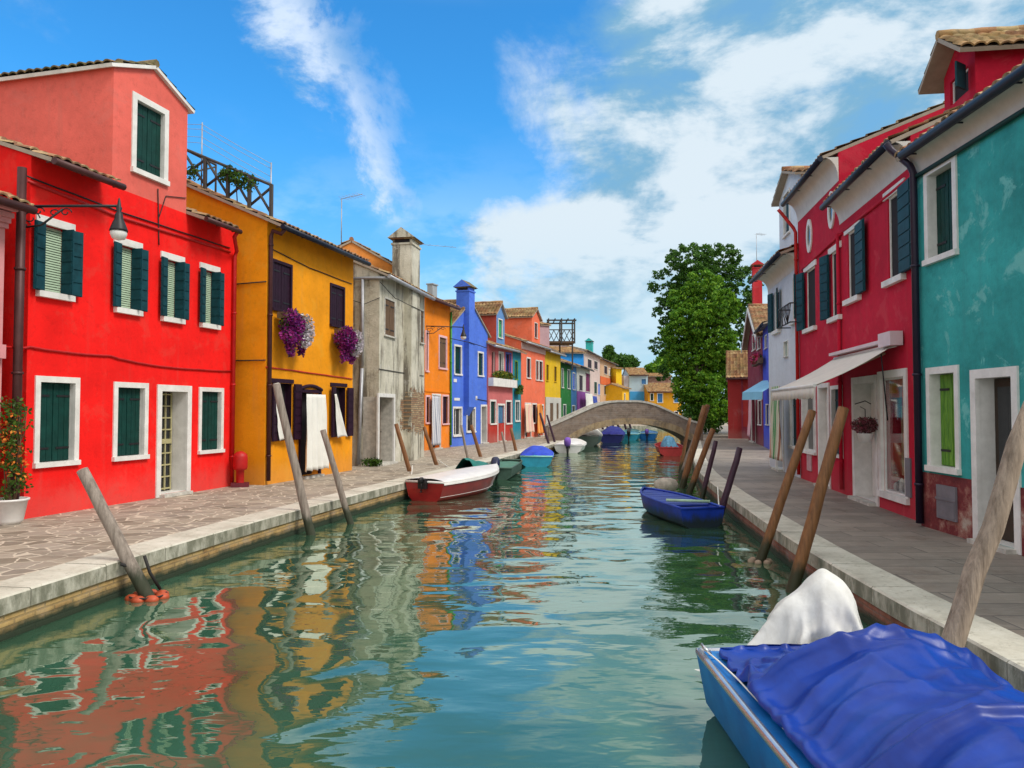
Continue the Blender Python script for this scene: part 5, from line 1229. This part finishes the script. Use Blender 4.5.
# ============================================================ THINGS ON THE LEFT BANK
# wall lamp on the scarlet house
def lamp(house,px,py,plant,arm,off0,label,sc=1.0):
    u,z=house.uz(px,py); e=empty('wall_lamp',house.A+house.ex*u+Z1*z,house.root.rotation_euler[2],label,'street lamp')
    ax,ay=arm
    q=MB(); q.tube([(0,0,0),(ax*.5,ay*.5,.02),(ax,ay,.03)],.022*sc,6); q.tube([(0,0,-.32*sc),(ax*.2,ay*.2,-.28*sc),(ax*.42,ay*.42,-.03)],.016*sc,6)
    for (t,r,dz) in ((.09,.11,-.17),(.17,.07,-.07),(.33,.06,-.09),(.45,.07,-.08),(.03,.07,-.27)):
        q.tube([(ax*t+ax*r*sc*math.cos(a)*(1-a/9)*.8,ay*t+ay*r*sc*math.cos(a)*(1-a/9)*.8,dz*sc+r*sc*math.sin(a)*(1-a/9)) for a in [k*.55 for k in range(13)]],.01*sc,5)
    q.build('bracket',BLACKM,e)
    q=MB(); q.lathe((ax,ay,0),[(.0,.16*sc),(.015*sc,.13*sc),(.03*sc,.02*sc),(.045*sc,0),(.03*sc,-.06*sc),(.055*sc,-.1*sc),(.06*sc,-.17*sc),(.085*sc,-.22*sc),(.125*sc,-.33*sc),(.13*sc,-.36*sc),(0,-.36*sc)],14); ln_=q.build('lantern',BLACKM,e)
    q=MB(); q.lathe((ax,ay,0),[(.115*sc,-.362*sc),(.12*sc,-.40*sc),(.09*sc,-.47*sc),(.0,-.50*sc)],14); q.build('glass_bowl',mat('frosted_glass_bowl',(.7,.7,.68),.2,.05,4,0),ln_)
    return e
p=dp(120.5,206,12.55); hh_=RH; u0,z0=RH.uz(21,206); 
loc=RH.A+RH.ex*(u0+.05)+Z1*z0; rel=Vector((p.x,p.y,0))-Vector((loc.x,loc.y,0)); 
lamp(RH,22,206.5,None,(rel.dot(RH.ex),rel.dot(RH.ey)),0,'wrought iron wall lamp on a scrolled bracket over the scarlet house windows',1.1)
lamp(ORH,426,326,None,(.75*0+1.2,-1.35),0,'small wall lamp on a bracket between the tangerine and blue houses',1.1)
# petunia baskets
PUP=island_mat('purple_petunia',[(.10,.005,.09),(.22,.01,.15),(.35,.03,.22),(.14,.01,.2),(.04,.06,.02)],.6,.2); WPT=island_mat('white_petunia',[(.60,.55,.60),(.72,.68,.72),(.50,.42,.50),(.10,.14,.05)],.6,.25)
for (px,py,rx,rz,lab) in ((292,330,.55,.56,'bigger hanging mass of purple and white petunias under the left upper window'),(345.5,342,.5,.48,'smaller hanging mass of purple and white petunias under the right upper window')):
    u,z=YH.uz(px,py,-.25); e=empty('flower_box',YH.A+YH.ex*u+YH.ey*(-.25)+Z1*z,YH.root.rotation_euler[2],lab,'flower box','petunia boxes on the amber house')
    q=MB(); q.box(-rx*.85,rx*.85,-.12,.14,rz*.45,rz*.72); q.build('planter',BROWNW,e)
    q=MB(); 
    for i in range(9): foliage(q,(-rx*.62+random.uniform(-.25,.42)*rx,-.1+random.uniform(-.1,.05),random.uniform(-.4,.6)*rz),(rx*.4,.24,rz*.38),170,.045)
    foliage(q,(-rx*.2,-.08,0),(rx*.75,.3,rz*.85),900,.045); q.build('purple_flowers',PUP,e)
    q=MB(); foliage(q,(rx*.62,-.12,.0),(rx*.5,.3,rz*.85),1100,.042); foliage(q,(rx*.35,-.25,-.2),(rx*.3,.2,rz*.5),250,.042); q.build('white_flowers',WPT,e)
    q=MB()
    for k_ in range(9): foliage(q,(random.uniform(-.8,.75)*rx,-.08,-rz*random.uniform(.75,1.05)),(.09,.09,.16),60,.04)
    q.build('trailing_stems',PUP if rx>0 else LEAF,e)
    q=MB(); foliage(q,(0,-.02,.22*rz),(rx*1.0,.2,rz*.75),500,.05); q.build('foliage',LEAF,e)
# curtains
def curtain(name,label,house,xl,xr,yt,yb,off,m,cols=None,waves=5,amp=.06,flare=0,cat='curtain',lean=0,n=50,taper=0):
    u0,z1=house.uz(xl,yt,off); u1,_=house.uz(xr,yt,off); _,z0=house.uz(xl,yb,off)
    o=house.A+house.ex*u0+house.ey*off
    rows=[]; w=u1-u0; h=z1-z0
    for i in range(22):
        f=i/21; row=[]
        for k in range(n+1):
            t=k/n; x=w*t+lean*f+flare*f*(t-.5)-taper*(1-f)*(t)*w
            y=amp*(.3+.7*f)*math.sin(2*PI*waves*t+1.3*math.sin(f*2+waves))-.05*f+.03*mnoise.noise(Vector((t*4,f*3,xl)))
            row.append(Vector((x,y,z1-h*f+.035*f*abs(math.sin(PI*waves*t)))))
        rows.append(row)
    mb=MB(); mb.grid(rows,0,True); c=mb.build(name,m,None); c.location=o; c.rotation_euler=(0,0,house.root.rotation_euler[2])
    md=c.modifiers.new('thick','SOLIDIFY'); md.thickness=.006
    tag(c,label,cat); return c
curtain('curtain','long white cloth hanging over the amber house doorway',YH,306,325,394,472,-.28,CLOTH,waves=4,amp=.06,flare=.15)
c=curtain('cloth','white towel hanging from the left ground floor window of the amber house',YH,276.5,288,401,441,-.12,CLOTH,waves=1,amp=.03,cat='cloth',taper=.8,lean=.1); c=curtain('cloth','white towel hanging from the right ground floor window of the amber house',YH,334.5,344.5,394,438,-.15,CLOTH,waves=1,amp=.03,cat='cloth',taper=.8,lean=.15)
def stripemat(name,cs,sc):
    m,nt,b=newmat(name); tc=N(nt,'ShaderNodeTexCoord'); s=N(nt,'ShaderNodeSeparateXYZ'); L(nt,tc.outputs['Object'],s.inputs[0])
    fr=math_(nt,'FRACT',math_(nt,'MULTIPLY',s.outputs['X'],sc)); r=ramp(nt,fr,[(i/len(cs),c_) for i,c_ in enumerate(cs)]); nt.nodes[r.node.name].color_ramp.interpolation='CONSTANT'
    L(nt,r,b.inputs['Base Color']); b.inputs['Roughness'].default_value=.9; return m
curtain('curtain','grey and white striped curtain hanging in the tangerine house door',ORH,431.5,439.5,396,446,-.15,stripemat('grey_stripes',[(.6,.6,.62),(.25,.27,.34),(.65,.65,.66),(.4,.42,.5)],7),waves=5,amp=.05)
curtain('curtain','pale pink curtain billowing at the salmon house left doorway',SLH,525.5,531.5,404,433,-.25,stripemat('pink_stripes',[(.75,.42,.36),(.8,.55,.45),(.70,.60,.42)],3),waves=3,amp=.08,flare=.5)
curtain('curtain','orange curtain billowing at the salmon house right doorway',SLH,537.5,542,404,434,-.2,stripemat('orange_stripes',[(.72,.26,.04),(.8,.38,.1),(.55,.15,.02)],3),waves=3,amp=.08,flare=.6)
curtain('curtain','striped green cream and brown curtain tied at the white house door',WHO,771.5,780,387,458,-.35,stripemat('market_stripes',[(.55,.52,.42),(.10,.28,.12),(.6,.56,.46),(.28,.12,.08),(.62,.58,.5),(.5,.2,.15)],4.2),waves=5,amp=.07,flare=.15,lean=.1)
curtain('curtain','pale pink sheet hanging beside the plum house door',PLH,748.8,751,400,436,-.3,mat('pink_sheet',(.72,.42,.46),.9,.1,3,.2),waves=2,amp=.05,flare=.5)
curtain('laundry','white shirts hung out to dry on the plum walled house past the bridge',wh,585,592,393,407,-.5,CLOTH,waves=4,amp=.1,cat='laundry'); curtain('laundry','dark blue laundry hung out beside the white shirts past the bridge',wh,593,597,396,405,-.5,NAVYD,waves=2,amp=.1,cat='laundry')
# hydrant like red iron box at the corner
p=gp(240,486.8); e=empty('standpipe',p,.3,'small red iron standpipe at the corner of the amber house','standpipe')
q=MB(); q.box(-.2,.2,-.14,.14,0,.1); q.build('base',mat('dark_maroon_iron',(.12,.01,.02),.5,.3,5,.2),e)
q=MB(); q.lathe((0,0,0),[(.09,.1),(.09,.38),(.15,.41),(.165,.46),(.165,.7),(.15,.76),(.08,.82),(0,.84)],16); q.build('body',REDPIPE,e)
# potted climber at far left
p=gp(8,524); e=empty('potted_plant',p,0,'orange flowered climber in a white pot against the pink and scarlet walls','potted plant')
q=MB(); q.lathe((0,0,0),[(.0,0),(.17,0),(.21,.06),(.265,.36),(.29,.37),(.29,.4),(.25,.4),(.24,.35),(0,.35)],24); q.build('pot',WHP,e)
q=MB()
for k in range(7):
    x0=random.uniform(-.1,.1); q.tube([(x0,0,.35),(x0+random.uniform(-.1,.15),.05,.9),(x0+random.uniform(-.15,.2),.1,1.4+random.random()*.4),(x0+random.uniform(-.1,.3),.1,1.85)],[.012,.01,.008,.004],5)
q.build('stem',BROWNW,e); q=MB()
for k in range(22): z=.45+k*.07; foliage(q,(random.uniform(-.18,.2)+.02,.02,z),(.2,.14,.12),40,.035)
for k in range(26): foliage(q,(random.uniform(-.2,.34),-.05,random.uniform(.6,1.75)),(.08,.08,.08),6,.03,m=1)
q.build('foliage',[LEAF,island_mat('orange_blooms',[(.6,.12,.02),(.7,.25,.03),(.5,.08,.03)],.6,.2)],e)
e=empty('potted_plant',P_:=gp(372,466.5),0,'low weeds growing at the foot of the grey house downpipe','weeds')
q=MB(); foliage(q,(0,-.05,.15),(.35,.12,.16),260,.05); q.build('foliage',LEAF,e); q=MB(); q.tube([(0,0,0),(0,-.03,.2)],.01,4); q.build('stem',BROWNW,e); e.name='weeds'
# ============================================================ AWNINGS, POT ON THE RIGHT
CANV=mat('cream_awning_canvas',(.66,.62,.55),.85,.08,3,.1,30)
h=CH1
dirx=(CB-CA).normalized(); inn=Vector((-dirx.y,dirx.x,0))
def wl(px,py,off):
    d=ray(px,py); O=Vector((0,0,CH)); t=(CA+inn*off-O).dot(inn)/d.dot(inn); q=O+d*t; return (q-CA).dot(dirx),q.z
ua,za_=wl(836,359,-.05); ub,zb_=wl(896,345,-.05); za_=zb_=(za_+zb_)/2
ufa,zf=wl(777,392,-1.4); ufb,zf2=wl(815,383,-1.4)
aw=empty('awning',CA+dirx*ua,math.atan2(dirx.y,dirx.x),'cream canvas shop awning on folding arms over the crimson shop door','awning')
W=ub-ua; fa=-.0; fb=W; zf_=(zf+zf2)/2-za_
ca=Vector((0,0,0)); 
q=MB(); rows=[]
for i in range(9):
    f=i/8; rows.append([Vector((W*k/20,-.08-1.32*f,za_+(zf_)*f-.05*math.sin(PI*f))) for k in range(21)])
q.grid(rows,0,True); o=q.build('canopy',CANV,aw); md=o.modifiers.new('t','SOLIDIFY'); md.thickness=.008
q=MB(); ed=rows[-1]; rows2=[]
for i in range(5): rows2.append([])
q.grid([[Vector((W*k/60,-1.405,za_+zf_)) for k in range(61)],[Vector((W*k/60,-1.41-.01*math.sin(k),za_+zf_-.2-.035*abs(math.sin(k*PI/5)))) for k in range(61)]],0,True); o=q.build('valance',CANV,aw); md=o.modifiers.new('t','SOLIDIFY'); md.thickness=.005
q=MB(); q.tube([(0,-1.4,za_+zf_),(W,-1.4,za_+zf_)],.035,8); q.tube([(.0,-.07,za_),(W,-.07,za_)],.04,8)
q.build('bar',WHP,aw)
for x in (.5,W-.5):
    q=MB(); q.tube([(x,-.06,za_-.1),(x+(.55 if x<1 else -.55),-.75,za_+zf_*.5-.12),(x,-1.38,za_+zf_-.03)],.024,8); q.build('arm',mat('beige_metal_arm',(.45,.36,.25),.5,.1,5,.05),aw)
q=MB(); q.box(W-.32,W+.28,-.24,-.035,za_-.02,za_+.22); q.box(0,W-.33,-.2,-.035,za_+.06,za_+.12); q.build('casing',mat('pinkish_white_metal',(.62,.50,.53),.5,.1,3,.03),aw)
q=MB(); q.tube([(W-.05,-.28,za_-.15),(W-.02,-.2,za_-1.3)],.012,5); q.build('crank',BLACKM,aw)
# hanging heather pot
u,z=CH1.uz(865.5,436,-.2); e=empty('hanging_pot',CH1.A+CH1.ex*u+CH1.ey*(-.2)+Z1*z,0,'white hanging pot of dark pink heather by the shop door','hanging pot')
q=MB(); q.lathe((0,0,-.12),[(0,0),(.11,0),(.15,.16),(.16,.17),(.13,.17),(0,.13)],16); q.build('pot',WHP,e)
q=MB(); foliage(q,(0,0,.2),(.27,.25,.16),1100,.03); q.build('flowers',island_mat('dark_heather',[(.10,.02,.03),(.25,.05,.08),(.06,.04,.02),(.4,.15,.18),(.03,.03,.02)],.7,.1),e)
q=MB(); q.tube([(0,.2,.55),(0,.0,.5),(0,0,.05)],.008,5); q.tube([(-.1,.2,.6),(.05,.1,.66),(.16,.1,.6)],.01,5); q.build('hook',BLACKM,e)
# blue awning & geranium box
p0=gp(764,446.6); e=empty('awning',P:=gp(764,448.5),-math.atan2(3.3,.9)+0,'small pale blue awning over the violet blue house door','awning')
q=MB(); z_=dp(760,393,36.5).z; q.grid([[Vector((x,-.05,z_+.55)) for x in (0,.8,1.6)],[Vector((x,-1.1,z_)) for x in (0,.8,1.6)],[Vector((x,-1.12,z_-.35)) for x in (0,.8,1.6)]],0,False); o=q.build('canopy',mat('pale_blue_canvas',(.22,.48,.66),.8,.1,4,.1),e); md=o.modifiers.new('t','SOLIDIFY'); md.thickness=.01
u,z=PLH.uz(757,362,-.3); e=empty('flower_box',PLH.A+PLH.ex*u+PLH.ey*-.3+Z1*z,PLH.root.rotation_euler[2],'pink and red geranium box on the plum red house','flower box')
q=MB(); q.box(-1.6,1.6,-.1,.12,-.15,.12); q.build('planter',BROWNW,e); q=MB(); foliage(q,(0,-.05,.15),(1.6,.25,.25),900,.1); q.build('flowers',island_mat('geraniums',[(.5,.02,.1),(.6,.05,.2),(.03,.1,.02),(.5,.03,.03)],.6,.2),e)
# satellite aerial on the white house
# ============================================================ TREES
TL1=island_mat('tree_leaves_bright',[(.04,.13,.01),(.10,.26,.018),(.24,.42,.03),(.06,.18,.012),(.15,.33,.022)],.55,.3)
TL2=island_mat('tree_leaves_dark',[(.025,.08,.012),(.05,.14,.018),(.10,.22,.03),(.035,.10,.014)],.55,.25)
BARK=mat('tree_bark',(.07,.055,.04),.9,.4,3,.8,10,stretch=(4,4,1))
def tree(label,base,blobs,lm,n,size,trunk,r0=.3,cat='tree'):
    e=empty('tree',base,random.random()*6,label,cat); e.rotation_euler=(0,0,0)
    q=MB(); top=Vector(trunk); q.tube([(0,0,-.1),top*.35+Vector((.15,0,0)),top*.7,top],[r0*1.2,r0,r0*.7,r0*.3],10)
    for (c_,r) in blobs: q.tube([top*.55+Vector((0,0,0)),(top*.55+Vector(c_))*.5+Vector((0,0,-.3)),Vector(c_)],[r0*.4,r0*.25,r0*.08],6)
    q.build('trunk',BARK,e)
    q=MB(); tot=sum(r[0]*r[1]*r[2] for _,r in blobs)
    for c_,r in blobs:
        k=int(n*(r[0]*r[1]*r[2])/tot); cl=[]
        for i in range(max(10,int(k/30))):
            d=Vector((random.gauss(0,1),random.gauss(0,1),random.gauss(0,1))).normalized()*(.45+.62*random.random()**.6)
            cl.append(Vector((c_[0]+d.x*r[0],c_[1]+d.y*r[1],c_[2]+d.z*r[2])))
        for p_ in cl:
            s_=random.uniform(.28,.75)*size*4.2; foliage(q,p_,(s_,s_,s_*.6),30,size)
    q.build('crown',lm,e)
def tp(px,py,Y): return dp(px,py,Y)
B0=Vector((tp(700,440,58).x,58,0))
def bl(lst,Y,B):
    out=[]
    for px,py,rx,rz in lst:
        c_=tp(px,py,Y+random.uniform(-.8,.8))-B; s_=Y/F; out.append(((c_.x,c_.y,c_.z),(rx*s_,rx*s_*.9,rz*s_)))
    return out
tree('big dark leafy tree at the back of the tree group beyond the bridge',Vector((tp(712,440,62).x,62,0)),bl([(690,262,24,18),(718,260,22,18),(664,285,13,16),(738,290,20,26),(700,300,32,34),(735,335,24,34),(668,312,15,18),(720,385,32,34),(745,405,18,26),(662,345,12,14),(672,372,14,16)],62,Vector((tp(712,440,62).x,62,0))),TL2,64000,.125,(.3,0,9))
tree('brighter green leafy tree standing in front of the dark one beyond the bridge',Vector((tp(695,440,57).x,57,0)),bl([(704,284,17,14),(684,300,15,14),(722,308,16,18),(696,320,24,20),(676,336,15,17),(714,346,22,22),(690,358,24,20),(724,376,14,18),(698,388,24,20),(712,412,18,14),(692,404,12,12),(734,400,10,18)],57,Vector((tp(695,440,57).x,57,0))),TL1,52000,.12,(.2,0,7))
def far_tree(px,py,Y,rx,rz,lab,lm):
    B=Vector((tp(px,py,Y).x,Y,0)); tree(lab,B,bl([(px,py,rx,rz),(px-rx*.6,py+rz*.5,rx*.6,rz*.6),(px+rx*.7,py+rz*.4,rx*.6,rz*.6)],Y,B),lm,1500,.3,(0,0,tp(px,py,Y).z))
far_tree(609,354,125,4,8,'slim tree leftmost above the tan house roof',TL2); far_tree(620,362,128,7,7,'round bushy tree above the yellow gable roof',TL2); far_tree(631,362,125,4,5,'small sparse tree beside the pale blue house roof',TL2)
far_tree(652,371,126,6,6,'low tree between the pale blue house and the big trees',TL1); far_tree(663,362,122,8,10,'pale green tree at the left edge of the big crowns',TL1)
# low shrubs behind the quay below the trees
mb=MB(); 
for k in range(24): foliage(mb,(tp(690+k*2.5,420,56).x,56+random.random()*2,random.uniform(.3,2.0)),(.8,.8,.7),150,.14)
tag(mb.build('hedge',TL2),'dark hedge under the trees left of the brick red end wall','hedge')
# ============================================================ SKY + LIGHT
w=bpy.data.worlds.new('World'); scene.world=w; w.use_nodes=True; nt=w.node_tree
bgn=nt.nodes['Background']; sky=N(nt,'ShaderNodeTexSky'); sky.sky_type='NISHITA'; sky.sun_disc=False
SE=R(48); AZ=R(118)   # azimuth clockwise from +Y
sky.sun_elevation=SE; sky.sun_rotation=AZ; sky.air_density=1.0; sky.dust_density=.6; sky.ozone_density=2.0
tc=N(nt,'ShaderNodeTexCoord'); s=N(nt,'ShaderNodeSeparateXYZ'); L(nt,tc.outputs['Generated'],s.inputs[0]); X,Y_,Z=s.outputs
# cloud sheet coordinates (flat layer overhead)
zz=math_(nt,'ADD',math_(nt,'MAXIMUM',Z,0.0),.16); cx=math_(nt,'DIVIDE',X,zz); cy=math_(nt,'DIVIDE',Y_,zz)
cb=N(nt,'ShaderNodeCombineXYZ'); L(nt,cx,cb.inputs[0]); L(nt,cy,cb.inputs[1])
mp=N(nt,'ShaderNodeMapping'); mp.inputs['Rotation'].default_value=(0,0,R(-25)); mp.inputs['Scale'].default_value=(1.0,.55,1); L(nt,cb.outputs[0],mp.inputs['Vector'])
nA=N(nt,'ShaderNodeTexNoise'); nA.inputs['Scale'].default_value=2.6; nA.inputs['Detail'].default_value=9; nA.inputs['Roughness'].default_value=.6; nA.inputs['Distortion'].default_value=.35; L(nt,mp.outputs[0],nA.inputs['Vector']); fA=nA.outputs['Fac']
dirn=noise(nt,tc.outputs['Generated'],7,8,.62,.4)
lay=noise(nt,coords(nt,(1,1,2.3),'Generated'),4.6,10,.60,.18)
dn=math_(nt,'SUBTRACT',dirn,.5); dA=math_(nt,'SUBTRACT',fA,.5)
# wispy streak: centre line and width
cxl=math_(nt,'ADD',math_(nt,'MULTIPLY',Z,-.50),-.02)   # x = -.02 -.5 z
dx=math_(nt,'ADD',math_(nt,'SUBTRACT',X,cxl),math_(nt,'MULTIPLY',dn,.26))
wd=math_(nt,'ADD',math_(nt,'MULTIPLY',Z,.075),.006)
st=mrange(nt,math_(nt,'ABSOLUTE',math_(nt,'DIVIDE',dx,wd)),.2,1.5,1,0); st=math_(nt,'MULTIPLY',st,mrange(nt,Z,.20,.27)); st=math_(nt,'MULTIPLY',st,mrange(nt,Y_,0,.3))
st=math_(nt,'MULTIPLY',st,mrange(nt,dirn,.36,.58,.25,.9))
# broad bank to the right
edge=math_(nt,'ADD',math_(nt,'SUBTRACT',X,mrange(nt,Z,.22,.30,-.08,.03)),math_(nt,'ADD',math_(nt,'MULTIPLY',dA,.34),math_(nt,'MULTIPLY',dn,.22)))
bk=math_(nt,'MULTIPLY',mrange(nt,edge,-.03,.10),mrange(nt,lay,.36,.50,.72,1))
hz=mrange(nt,Z,.04,.38,.78,0)
gen=math_(nt,'MAXIMUM',mrange(nt,fA,.56,.74,0,.5),math_(nt,'MAXIMUM',mrange(nt,Z,.47,.58,0,.92),mrange(nt,Y_,.1,-.3,0,.9)))  # unseen cloud cover overhead and behind the camera, added for neutral fill light
mask=math_(nt,'MAXIMUM',math_(nt,'MAXIMUM',st,bk),math_(nt,'MAXIMUM',hz,gen))
shade=mix(nt,mrange(nt,math_(nt,'ADD',math_(nt,'MULTIPLY',dA,.4),lay),.44,.60),(1.25,2.6,3.75),(4.1,4.75,5.25))
cc=mix(nt,st,shade,(4.4,5.1,6.2))
hs=N(nt,'ShaderNodeHueSaturation'); hs.inputs['Saturation'].default_value=1.15; hs.inputs['Value'].default_value=1.3; L(nt,sky.outputs[0],hs.inputs['Color'])
blu=mix(nt,1.0,hs.outputs[0],(.26,.80,1.03),'MULTIPLY')
lowc=mix(nt,mrange(nt,Z,0,.26),(3.0,4.4,5.2),cc); over=math_(nt,'MAXIMUM',mrange(nt,Z,.47,.56),mrange(nt,Y_,.1,-.3)); lowc=mix(nt,over,lowc,(6.6,6.5,6.2))
fin=mix(nt,mask,blu,lowc); L(nt,fin,bgn.inputs['Color']); bgn.inputs['Strength'].default_value=.145
sd=bpy.data.lights.new('sun','SUN'); so=bpy.data.objects.new('sun',sd); COL.objects.link(so); sd.energy=2.1; sd.angle=R(18); sd.color=(1,.95,.87)
sv=Vector((math.sin(AZ)*math.cos(SE),math.cos(AZ)*math.cos(SE),math.sin(SE))); so.rotation_euler=sv.to_track_quat('Z','Y').to_euler(); so.location=(0,0,30)
vs=scene.view_settings; vs.view_transform='Standard'; vs.look='None'; vs.gamma=1; vs.use_curve_mapping=False; vs.exposure=.32
scene.cycles.max_bounces=6
